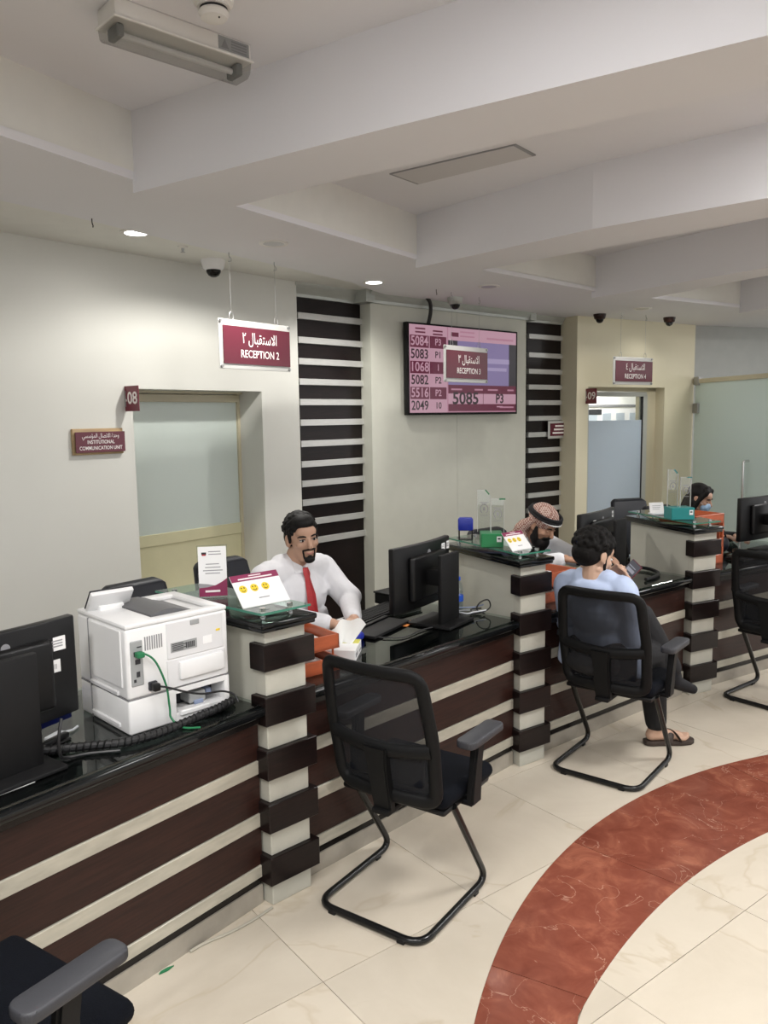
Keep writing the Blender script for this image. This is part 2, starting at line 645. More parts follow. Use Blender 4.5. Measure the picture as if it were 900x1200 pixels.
def arabic(s):
    """joined letter forms in visual (left to right) order"""
    out = []
    words = s.split(' ')
    for w in words:
        i, prev, res = 0, False, []
        while i < len(w):
            c = w[i]
            if c not in _AR:
                res.append(c); prev = False; i += 1; continue
            if c == 'ل' and i + 1 < len(w) and w[i + 1] == 'ا':
                res.append(chr(0xFEFC if prev else 0xFEFB)); prev = False; i += 2; continue
            iso, fin, ini, med = _AR[c]
            nxt = i + 1 < len(w) and w[i + 1] in _AR and ini is not None
            if prev and nxt: g = med
            elif prev: g = fin
            elif nxt: g = ini
            else: g = iso
            res.append(chr(g)); prev = ini is not None; i += 1
        out.append(''.join(res[::-1]))
    return ' '.join(out[::-1])


def text_mesh(s, size, bold=0.0, width=None, align='CENTER', depth=0.0):
    c = bpy.data.curves.new('lettering', 'FONT')
    c.body = s
    c.size = size
    c.align_x = align
    c.align_y = 'CENTER'
    c.resolution_u = 3
    c.offset = bold
    c.extrude = depth
    o = bpy.data.objects.new('lettering', c)
    COL.objects.link(o)
    bpy.context.view_layer.update()
    dg = bpy.context.evaluated_depsgraph_get()
    me = bpy.data.meshes.new_from_object(o.evaluated_get(dg))
    bpy.data.objects.remove(o)
    bpy.data.curves.remove(c)
    xs = [v.co.x for v in me.vertices]
    if width and xs:
        k = width / max(1e-6, max(xs) - min(xs))
        for v in me.vertices:
            v.co.x *= k
    return me


FACE = Matrix.Rotation(radians(90), 4, 'X')      # text plane XY -> faces local -Y, z up


def letters(s, size, x, y, z, mname, parent, bold=0.0, width=None, M=None, align='CENTER'):
    me = text_mesh(s, size, bold, width, align)
    m = (M or Matrix()) @ Matrix.Translation((x, y, z)) @ FACE
    me.transform(m)
    return obj('lettering', me, mname, parent, smooth=0)


def organic(name, shapes, voxel, smooth, material, parent, sub=None):
    """one continuous skin over tapered capsules and ellipsoids"""
    b = MB()
    for s in shapes:
        if s[0] == 'c':
            _, p0, r0, p1, r1 = s
            p0, p1 = Vector(p0), Vector(p1)
            b.ell(p0, r0, 14, 8)
            b.ell(p1, r1, 14, 8)
            if (p1 - p0).length > 1e-4:
                b.cyl(p0, p1, r0, 14, r1)
        elif s[0] == 'e':
            _, c, r = s[:3]
            b.ell(c, r, 20, 12, R=s[3] if len(s) > 3 else None)
        elif s[0] == 'm':
            b.mesh(s[1])
    me = bpy.data.meshes.new(name)
    b.bm.to_mesh(me)
    b.bm.free()
    o = bpy.data.objects.new(name, me)
    COL.objects.link(o)
    md = o.modifiers.new('remesh', 'REMESH')
    md.mode = 'VOXEL'
    md.voxel_size = voxel
    md.use_smooth_shade = True
    if smooth:
        ms = o.modifiers.new('smooth', 'SMOOTH')
        ms.factor = 0.5
        ms.iterations = smooth
    bpy.context.view_layer.update()
    dg = bpy.context.evaluated_depsgraph_get()
    m2 = bpy.data.meshes.new_from_object(o.evaluated_get(dg))
    bpy.data.objects.remove(o)
    bpy.data.meshes.remove(me)
    return obj(name, m2, material, parent, smooth=180)

# ================================================================== FLOOR
floor_mb = MB().box(-9, 12, -8, 15, -0.06, -0.004)
floor = structure(obj('floor', floor_mb, 'grout'), 'cream marble tiled floor of the hall')
RC = Vector((3.15, 0.85))
OC, OR_ = Vector((2.897, 1.4036)), 2.7607
IC, IR = Vector((3.3216, 0.4217)), 3.28


def ray_circle(c, d, o, r):
    oc = c - o
    b = oc.dot(d)
    return -b + math.sqrt(max(0, b * b - oc.dot(oc) + r * r))


def ring_radii(a):
    d = Vector((cos(a), sin(a)))
    ro = ray_circle(RC, d, OC, OR_)
    ri = ray_circle(RC, d, IC, IR)
    deg = math.degrees(a) % 360
    w = 1.0 if 100 <= deg <= 195 else 0.0
    if not w:
        ri = min(ri, ro - 0.36)
    return ro, min(ri, ro - 0.30)


NA = 240
RO, RI = [], []
for i in range(NA):
    a = 2 * pi * i / NA
    ro, ri = ring_radii(a)
    d = Vector((cos(a), sin(a)))
    RO.append(RC + d * ro)
    RI.append(RC + d * ri)


def in_ring(p, grow=0.0):
    v = p - RC
    i = (math.atan2(v.y, v.x) % (2 * pi)) / (2 * pi) * NA
    i0, f = int(i) % NA, i - int(i)
    ro = (RO[i0] - RC).length * (1 - f) + (RO[(i0 + 1) % NA] - RC).length * f
    ri = (RI[i0] - RC).length * (1 - f) + (RI[(i0 + 1) % NA] - RC).length * f
    return ri - grow < v.length < ro + grow


TT = 0.9208
TA = Vector((-cos(TT), sin(TT)))
TB = Vector((sin(TT), cos(TT)))


def tile_poly(ia, ib):
    g = 0.0013
    a0, b0 = 2.010 + ia * 0.646 + g, 1.254 + ib * 0.703 + g
    a1, b1 = a0 + 0.646 - 2 * g, b0 + 0.703 - 2 * g
    return [TA * a + TB * b for a, b in ((a0, b0), (a0, b1), (a1, b1), (a1, b0))]


def make_tile(ia, ib):
    sq = tile_poly(ia, ib)
    cen = sum(sq, Vector((0, 0))) / 4
    near = False
    pts, edges = list(sq), [(0, 1), (1, 2), (2, 3), (3, 0)]
    for loop in (RO, RI):
        for i in range(NA):
            p, q = loop[i], loop[(i + 1) % NA]
            if ((p + q) / 2 - cen).length < 0.62:
                near = True
                k = len(pts)
                pts += [p, q]
                edges.append((k, k + 1))
    mb = MB()
    if not near:
        if in_ring(cen):
            return None
        v = [(p.x, p.y) for p in sq]
        mb.prism(v[::-1], -0.012, 0.0)
        return mb
    vs, es, fs, _, _, _ = delaunay_2d_cdt(pts, edges, [], 0, 1e-5)

    def inside(p):
        a, b = p.dot(TA), p.dot(TB)
        a0, b0, a1, b1 = sq[0].dot(TA), sq[0].dot(TB), sq[2].dot(TA), sq[2].dot(TB)
        return a0 - 1e-5 < a < a1 + 1e-5 and b0 - 1e-5 < b < b1 + 1e-5
    keep = []
    for f in fs:
        c = sum((vs[i] for i in f), Vector((0, 0))) / len(f)
        if inside(c) and not in_ring(c, 0.0005):
            keep.append(f)
    if not keep:
        return None
    bm = mb.bm
    vm = {}
    for f in keep:
        ff = []
        for i in f:
            if i not in vm:
                vm[i] = bm.verts.new((vs[i].x, vs[i].y, 0.0))
            ff.append(vm[i])
        try:
            bm.faces.new(ff)
        except ValueError:
            pass
    bmesh.ops.recalc_face_normals(bm, faces=bm.faces)
    for f in bm.faces:
        if f.normal.z < 0:
            f.normal_flip()
    bnd = [e for e in bm.edges if len(e.link_faces) == 1]
    r = bmesh.ops.extrude_edge_only(bm, edges=bnd)
    for v in [g for g in r['geom'] if isinstance(g, bmesh.types.BMVert)]:
        v.co.z = -0.012
    return mb


for ia in range(-5, 6):
    for ib in range(-4, 9):
        c = sum(tile_poly(ia, ib), Vector((0, 0))) / 4
        if not (-2.6 < c.x < 7.0 and 0.4 < c.y < 7.6):
            continue
        # what lies behind the counters is never seen from the hall
        if any((c - PIL[k - 1]).dot(dn(HEAD[k])[1]) > 0.75 and -0.3 < (c - PIL[k - 1]).dot(dn(HEAD[k])[0]) < 2.2 for k in range(1, 5)):
            continue
        mb = make_tile(ia, ib)
        if mb is not None:
            obj('tile', mb, 'tile_cream', floor, smooth=0)
JOINTS = [60, 80, 98, 114.6, 135.4, 150.8, 170, 190, 215, 245, 280, 320, 360 + 20, 360 + 60]
for a0, a1 in zip(JOINTS, JOINTS[1:]):
    g = 0.03
    n = max(3, int((a1 - a0) / 1.5))
    out_, in_ = [], []
    for i in range(n + 1):
        a = radians(a0 + g + (a1 - a0 - 2 * g) * i / n)
        ro, ri = ring_radii(a)
        d = Vector((cos(a), sin(a)))
        out_.append(RC + d * (ro - 0.001))
        in_.append(RC + d * (ri + 0.001))
    mb = MB()
    for i in range(n):
        mb.prism([tuple(p) for p in (in_[i], out_[i], out_[i + 1], in_[i + 1])], -0.012, 0.0)
    bmesh.ops.remove_doubles(mb.bm, verts=mb.bm.verts, dist=1e-5)
    obj('ring_segment', mb, 'marble_red', floor, smooth=0)

# ================================================================== WALLS
CEIL = 2.835


def wframe(origin, h):
    return Matrix.Translation((origin[0], origin[1], 0)) @ Matrix.Rotation(radians(90 - h), 4, 'Z')


WL = wframe((-0.68, 6.135), 39.6)
SL = wframe((-0.716, 6.212), 44.5)
MD = wframe((-0.089, 6.656), 48.4)
S2 = wframe((1.381, 8.081), 52.5)
WR = wframe((2.002, 8.258), 57.5)

mb = MB()
mb.box(-3.6, -1.405, 0, 0.4, 0, 2.9, M=WL)
mb.box(-1.405, -0.322, 0, 0.4, 2.006, 2.9, M=WL)
mb.box(-0.322, 0.06, 0, 0.4, 0, 2.9, M=WL)
wl2 = wframe(WL @ Vector((-3.6, 0, 0)), 26)
mb.box(-5.0, 0.1, 0, 0.3, 0, 2.9, M=wl2)
structure(obj('wall_left', mb, 'wall_cream', smooth=0), 'cream painted wall with the recessed door numbered 08')

mid = holder('wall_middle', label='cream panelled wall carrying the queue screen')
obj('wall_panel', MB().box(0.0, 1.0325, 0, 0.3, 0, 2.9, M=MD), 'wall_mid', mid, 0)
obj('wall_panel', MB().box(1.0355, 2.035, 0, 0.3, 0, 2.9, M=MD), 'wall_mid', mid, 0)
obj('backing', MB().box(0.1, 1.9, 0.02, 0.32, 0, 2.88, M=MD), 'line_grey', mid, 0)

mb = MB()
mb.box(0.0, 0.17, 0, 0.4, 0, 2.9, M=WR)
mb.box(0.17, 1.385, 0, 0.4, 2.09, 2.9, M=WR)
mb.box(1.385, 1.90, 0, 0.4, 0, 2.9, M=WR)
structure(obj('wall_right', mb, 'wall_yellow', smooth=0), 'pale yellow wall with the recessed door numbered 09')
far = WR @ Vector((1.90, 0, 0))
mb = MB().box(0, 6.5, 0.05, 0.3, 0, 2.9, M=wframe(far, 70))
structure(obj('wall_far', mb, 'wall_bluegrey', smooth=0), 'blue grey wall seen over the glass partition')
structure(obj('wall_slat_backing', MB().box(-0.04, 0.98, 0.03, 0.3, 0, 2.9, M=SL).box(0.0, 0.95, 0.03, 0.3, 0, 2.9, M=S2), 'black_wood', smooth=0), 'dark wall behind the slatted panels')


def slat_panel(name, F, u0, u1, label):
    h = holder(name, label=label)
    zc = [2.595, 2.411, 2.247, 2.090, 1.932, 1.772, 1.606, 1.445, 1.290, 1.139, 0.981, 0.825]
    top = 2.735
    for z in zc:
        obj('slat', MB().box(u0 + 0.008, u1, -0.032, 0.002, z - 0.0245, z + 0.0245, 0.002, 1, M=F), 'slat_silver', h, 0)
        obj('board', MB().box(u0, u1 + 0.004, -0.006, 0.03, z + 0.024, top, 0, M=F), 'wood_dark', h, 0)
        top = z - 0.024
    obj('board', MB().box(u0, u1 + 0.004, -0.006, 0.03, 0, top, 0, M=F), 'wood_dark', h, 0)
    return h


slat_panel('trim_1', SL, 0.068, 0.87, 'dark slatted wall panel behind the clerk in the red tie')
slat_panel('trim_2', S2, 0.100, 0.815, 'dark slatted wall panel behind the bearded clerk')

PROFILE = [(0.02, 2.735), (-0.03, 2.735), (-0.035, 2.758), (-0.045, 2.765), (-0.055, 2.79), (-0.085, 2.815), (-0.09, 2.84), (0.02, 2.84)]


def cornice(F, u0, u1, parent):
    mb = MB()
    t = bmesh.new()
    a = [t.verts.new((u0, n, z)) for n, z in PROFILE]
    b = [t.verts.new((u1, n, z)) for n, z in PROFILE]
    t.faces.new(a); t.faces.new(b[::-1])
    for i in range(len(a)):
        j = (i + 1) % len(a)
        t.faces.new((a[i], b[i], b[j], a[j]))
    bmesh.ops.recalc_face_normals(t, faces=t.faces)
    mb._merge(t, F)
    obj('cornice', mb, 'cornice_silver', parent, 40)


tr = holder('trim_3', label='silver cornice over the slatted panels and the screen wall')
cornice(SL, 0.02, 0.90, tr)
cornice(MD, -0.05, 2.075, tr)
cornice(S2, 0.05, 0.86, tr)
mb = MB().box(-0.092, -0.0, -0.06, 0.12, 2.735, 2.84, M=MD).box(2.035, 2.12, -0.06, 0.1, 2.735, 2.84, M=MD)
obj('cornice_return', mb, 'cornice_silver', tr, 0)

# door 08, set back in its recess
d1 = holder('door_1', label='cream door numbered 08 with a large frosted pane')
n0 = 0.25
mb = MB().box(-1.405, -1.245, n0, n0 + 0.05, 0, 2.006, M=WL).box(-0.345, -0.30, n0, n0 + 0.05, 0, 2.006, M=WL).box(-1.25, -0.34, n0 - 0.01, n0 + 0.05, 1.932, 1.985, 0.003, 1, M=WL)
obj('frame', mb, 'frame_cream', d1, 0)
obj('lintel', MB().box(-1.30, -0.30, n0 - 0.03, n0 + 0.04, 1.990, 2.006, M=WL), 'frame_cream', d1, 0)
obj('pane', MB().box(-1.245, -0.345, n0 + 0.018, n0 + 0.028, 1.02, 1.935, M=WL), 'frosted_pane', d1, 0)
obj('rail', MB().box(-1.245, -0.345, n0 + 0.0, n0 + 0.045, 0.94, 1.022, 0.003, 1, M=WL), 'door_cream', d1, 0)
obj('lower_panel', MB().box(-1.245, -0.345, n0 + 0.012, n0 + 0.04, 0.0, 0.938, M=WL), 'door_cream', d1, 0)
structure(obj('wall_office', MB().box(-1.8, 0.1, 0.9, 1.0, 0, 2.9, M=WL), 'wall_cream', smooth=0), 'wall of the office behind door 08')

# door 09 with a clear pane over a frosted film
d2 = holder('door_2', label='glazed door numbered 09, frosted below and clear above')
n0 = 0.10
mb = MB().box(0.175, 0.29, n0, n0 + 0.06, 0, 2.09, M=WR).box(1.150, 1.215, n0 - 0.01, n0 + 0.06, 0, 2.02, 0.004, 1, M=WR).box(0.2, 1.20, n0 - 0.01, n0 + 0.06, 1.995, 2.045, 0.004, 1, M=WR)
obj('frame', mb, 'frame_grey', d2, 0)
obj('surround', MB().box(1.225, 1.385, n0 + 0.02, n0 + 0.07, 0, 2.09, M=WR).box(0.2, 1.385, n0 + 0.02, n0 + 0.07, 2.05, 2.09, M=WR), 'frame_cream', d2, 0)
obj('pane', MB().box(0.29, 1.15, n0 + 0.02, n0 + 0.028, 0.0, 1.995, M=WR), 'clear_pane', d2, 0)
obj('frosted_film', MB().box(0.29, 1.15, n0 + 0.012, n0 + 0.018, 0.0, 1.737, M=WR), 'frosted_blue', d2, 0)
obj('seal', MB().box(1.143, 1.151, n0 - 0.002, n0 + 0.03, 0, 1.995, M=WR), 'ink', d2, 0)
structure(obj('wall_back_office', MB().box(-0.6, 4.2, 1.4, 1.5, 0, 2.9, M=WR).box(-0.7, -0.6, 0.4, 1.5, 0, 2.9, M=WR).box(4.1, 4.2, 0.3, 1.5, 0, 2.9, M=WR), 'wall_white', smooth=0), 'white wall of the office behind door 09')
p = WR @ Vector((1.5, 0.9, 2.75))
area_light('office_lamp', p, 0.5, 40, (1, 1, 1))
nb = thing('notice_board', 'white notice board seen through the clear pane of door 09', 'board', WR @ Vector((2.15, 1.395, 1.66)), radians(90 - 57.5))
obj('board', MB().box(-0.62, 0.62, -0.02, 0.0, -0.28, 0.24, 0.004, 1), 'card_white', nb, 0)
obj('edge', MB().box(-0.63, 0.63, -0.03, 0.0, 0.24, 0.27), 'line_grey', nb, 0)
for i in range(4):
    obj('notice', MB().box(-0.5 + i * 0.26, -0.34 + i * 0.26, -0.023, -0.02, -0.05, 0.16), 'frosted_blue', nb, 0)
obj('header', MB().box(-0.56, -0.26, -0.0245, -0.0235, 0.14, 0.21), 'ink', nb, 0)

# glass partition running out from the end of the wall
pw = WR @ Vector((1.90, -0.005, 0))
gp = holder('window_1', loc=(pw.x, pw.y, 0), rotz=radians(90 - 168), label='frosted greenish glass partition at the end of the counters')
obj('pane', MB().box(0.03, 1.9, -0.006, 0.006, 0.01, 2.14), 'frosted_partition', gp, 0)
obj('rail', MB().box(0.0, 1.9, -0.02, 0.02, 2.14, 2.19, 0.003, 1), 'frame_cream', gp, 0)
obj('bracket', MB().box(0.02, 0.12, -0.025, 0.025, 2.12, 2.215, 0.004, 1), 'steel_grey', gp, 0)
obj('hinge', MB().box(0.02, 0.12, -0.03, 0.03, 1.80, 1.915, 0.005, 1), 'steel_grey', gp, 0)
obj('handle', MB().tube(fillet([(1.02, -0.008, 1.30), (1.02, -0.07, 1.30), (1.02, -0.07, 0.86), (1.02, -0.008, 0.86)], 0.03), 0.014, 10), 'chrome', gp)

# ================================================================== CEILING
SOF = 2.805
ceil = holder('ceiling', label='off white coffered ceiling with radial beams')
obj('upper_ceiling', MB().box(-9, 12, -8, 15, 3.08, 3.16), 'ceiling_white', ceil, 0)
INNER = [(-2.9, -0.2), (-1.95, 1.85), (-1.02, 3.48), (-0.69, 3.89), (0.24, 5.25), (0.69, 5.63), (1.75, 6.66), (2.34, 7.08), (3.48, 7.84), (3.95, 8.1), (5.6, 8.75), (8.5, 9.3)]
INNER = [Vector(p) for p in INNER]


def offset_poly(pts, dist):
    out = []
    for i, p in enumerate(pts):
        t = (pts[min(i + 1, len(pts) - 1)] - pts[max(i - 1, 0)]).normalized()
        out.append(p + Vector((-t.y, t.x)) * dist)
    return out


OUT = offset_poly(INNER, 3.2)
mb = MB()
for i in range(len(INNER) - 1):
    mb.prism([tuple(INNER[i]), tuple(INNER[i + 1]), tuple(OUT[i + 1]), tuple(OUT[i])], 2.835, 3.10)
obj('wall_soffit', mb, 'wall_white', ceil, 0)  # strip has its own paint tone, standing in for wall bounce light
# the lower soffit, a thin step below, follows the coffers and stops short of the left wall
STEP = [Vector((WL @ Vector((u, n, 0)))[:2]) for u, n in ((-6.0, -0.95), (-3.4, -0.78), (-2.2, -0.70), (-1.3, -0.575), (-0.55, -0.48), (0.25, -0.40))]
mb = MB()
I2 = [Vector((-2.9, -0.2)), Vector((-1.95, 1.85)), Vector((-1.48, 2.65)), Vector((-1.02, 3.48)), Vector((-0.69, 3.89)), Vector((-0.05, 4.83))]
for i in range(5):
    mb.prism([tuple(I2[i]), tuple(I2[i + 1]), tuple(STEP[i + 1]), tuple(STEP[i])], SOF, 2.84)
mb.prism([tuple(I2[5]), tuple(INNER[4]), (-0.05, 6.50), tuple(STEP[5])], SOF, 2.84)
I3 = INNER[4:]
O3 = [Vector(p) for p in ((-0.05, 6.5), (0.3, 7.2), (1.0, 8.2), (1.6, 8.9), (2.6, 9.9), (3.3, 10.5), (5.0, 11.5), (8.3, 12.0))]
for i in range(len(I3) - 1):
    mb.prism([tuple(I3[i]), tuple(I3[i + 1]), tuple(O3[i + 1]), tuple(O3[i])], SOF, 2.84)
obj('lower_soffit', mb, 'ceiling_white', ceil, 0)
BEAMS = [((-2.15, 1.45), (1.5, 0.05), (1.5, 0.45), (-1.88, 1.99)),
         ((-1.035, 3.475), (0.0, 2.785), (1.0, 2.15), (3.0, 0.86), (3.1, 1.2), (1.15, 2.465), (0.59, 2.83), (-0.25, 3.40), (-0.66, 3.72)),
         ((0.225, 5.258), (1.10, 4.25), (1.74, 3.70), (3.9, 1.5), (4.15, 1.75), (1.92, 4.06), (1.20, 4.80), (0.665, 5.36)),
         ((1.735, 6.70), (2.57, 5.42), (4.5, 2.1), (4.75, 2.3), (2.74, 5.69), (2.24, 6.74)),
         ((3.46, 7.83), (3.86, 6.6), (4.75, 2.6), (5.3, 2.7), (4.35, 6.5), (3.95, 7.9))]
for poly in BEAMS:
    obj('beam', MB().prism(poly, 2.755, 3.10), 'ceiling_white', ceil, 0)
obj('hub', MB().lathe([(0.0, 2.80), (1.5, 2.80), (1.5, 3.09), (0, 3.09)], 48, (4.6, 0.6, 0)), 'ceiling_white', ceil, 30)
# access panel in the second coffer, a thin raised lid with a shadow gap
P4 = [Vector(p) for p in ((0.055, 4.365), (0.650, 3.935), (0.775, 4.095), (0.210, 4.555))]
obj('access_gap', MB().prism([tuple(p) for p in P4], 3.074, 3.082), 'ink_grey', ceil, 0)
cc = sum(P4, Vector((0, 0))) / 4
obj('access_panel', MB().prism([tuple(cc + (p - cc) * 0.955) for p in P4], 3.0725, 3.079), 'panel_grey', ceil, 0)

# ================================================================== COUNTERS
COUNTER_LABELS = {1: 'dark panelled counter with black worktop carrying the white printer', 2: 'dark panelled counter in front of the clerk in the red tie',
                  3: 'dark panelled counter in front of the bearded clerk', 4: 'dark panelled counter in front of the masked woman'}


def counter(k):
    t = thing('reception_counter', COUNTER_LABELS[k], 'counter', bay(k, 0, 0), bay_rot(k), 'reception counters')
    a, b = (0.02, 1.60) if k == 1 else (0.185, 1.60)
    if k == 4:
        a = 0.21
    obj('plinth', MB().box(a, b, 0.045, 0.09, 0.0, 0.074), 'plinth_stone', t, 0)
    obj('toe_strip', MB().box(a, b, 0.052, 0.09, 0.074, 0.110), 'black_wood', t, 0)
    for z0, z1 in ((0.157, 0.306), (0.359, 0.509), (0.562, 0.708)):
        obj('board', MB().box(a, b, 0.042, 0.075, z0, z1, 0.0015, 1), 'wood_brown', t, 0)
    for z0, z1 in ((0.110, 0.156), (0.307, 0.358), (0.510, 0.561)):
        obj('strip', MB().box(a, b, 0.036, 0.075, z0, z1, 0.0015, 1), 'strip_cream', t, 0)
    obj('carcass', MB().box(a, b, 0.075, 0.10, 0.0, 0.735).box(a + 0.04, a + 0.07, 0.1, 0.66, 0.0, 0.735).box(b - 0.1, b - 0.07, 0.1, 0.66, 0.0, 0.735), 'wood_brown', t, 0)
    obj('apron', MB().box(a, b, 0.016, 0.08, 0.709, 0.742, 0.003, 1), 'black_wood', t, 0)
    obj('worktop', MB().box(a, b, -0.012, 0.72, 0.740, 0.773, 0.009, 3), 'granite_black', t, 40)
    obj('glass_top', MB().box(a + 0.01, b - 0.005, 0.004, 0.71, 0.7735, 0.784, 0.002, 1), 'glass_top', t, 0)
    return t


for k in (1, 2, 3, 4):
    counter(k)

DIV = {1: (47.0, -0.12), 2: (55.0, 0.119), 3: (63.0, 0.19)}
DIV_LABELS = {1: 'striped cream and dark divider beside the white printer', 2: 'striped divider topped by the green box display', 3: 'striped divider topped by the teal box display'}
DIV_LEN = {1: 0.62, 2: 0.64, 3: 0.68}


def divider(i):
    h, k = DIV[i]
    w = 0.18 if i < 3 else 0.20
    L = DIV_LEN[i]
    t = thing('counter_divider', DIV_LABELS[i], 'divider', (PIL[i].x, PIL[i].y, 0), radians(90 - h), 'striped counter dividers')
    obj('body', MB().box(0.002, w - 0.002, 0.012, L, 0, 1.05).shear_x(k), 'divider_cream', t, 0)
    for z0, z1 in ((0.0, 0.088), (0.195, 0.292), (0.402, 0.496), (0.605, 0.700), (0.806, 0.904), (1.0, 1.052)):
        obj('cream_block', MB().box(0, w, 0, 0.06, z0, z1, 0.003, 1).shear_x(k), 'block_cream', t, 0)
    for z0, z1 in ((0.087, 0.196), (0.291, 0.403), (0.495, 0.606), (0.699, 0.807), (0.903, 1.001)):
        obj('dark_block', MB().box(-0.02, w + 0.028, -0.02, 0.062, z0, z1, 0.003, 1).shear_x(k), 'wood_dark', t, 0)
    obj('cap', MB().box(-0.034, w + 0.022, -0.034, L + 0.02, 1.050, 1.066, 0.005, 2).box(-0.040, w + 0.028, -0.040, L + 0.025, 1.064, 1.086, 0.008, 3).shear_x(k), 'granite_black', t, 40)
    obj('glass_shelf', MB().box(-0.025, w + 0.012, -0.02, L, 1.112, 1.120, 0.001, 1).shear_x(k), 'glass_shelf', t, 0)
    obj('glass_rim', MB().box(-0.027, -0.025, -0.02, L, 1.112, 1.120).box(-0.027, w + 0.012, -0.0225, -0.0205, 1.112, 1.120).shear_x(k), 'glass_edge', t, 0)
    for x, y in ((0.02, 0.03), (w - 0.04, 0.03), (0.02, L - 0.06), (w - 0.04, L - 0.06)):
        x += k * y
        obj('post', MB().lathe([(0, 1.086), (0.011, 1.086), (0.011, 1.092), (0.0075, 1.094), (0.0075, 1.112), (0.011, 1.113), (0.011, 1.126), (0, 1.128)], 14, (x, y, 0)), 'chrome', t)
    return t


for i in (1, 2, 3):
    divider(i)


def on_div(i, x, y, z=1.1205):
    h, k = DIV[i]
    d, n = dn(h)
    p = PIL[i] + d * (x + k * y) + n * y
    return Vector((p.x, p.y, z))


def div_rot(i, extra=0.0):
    return radians(90 - DIV[i][0] + extra)


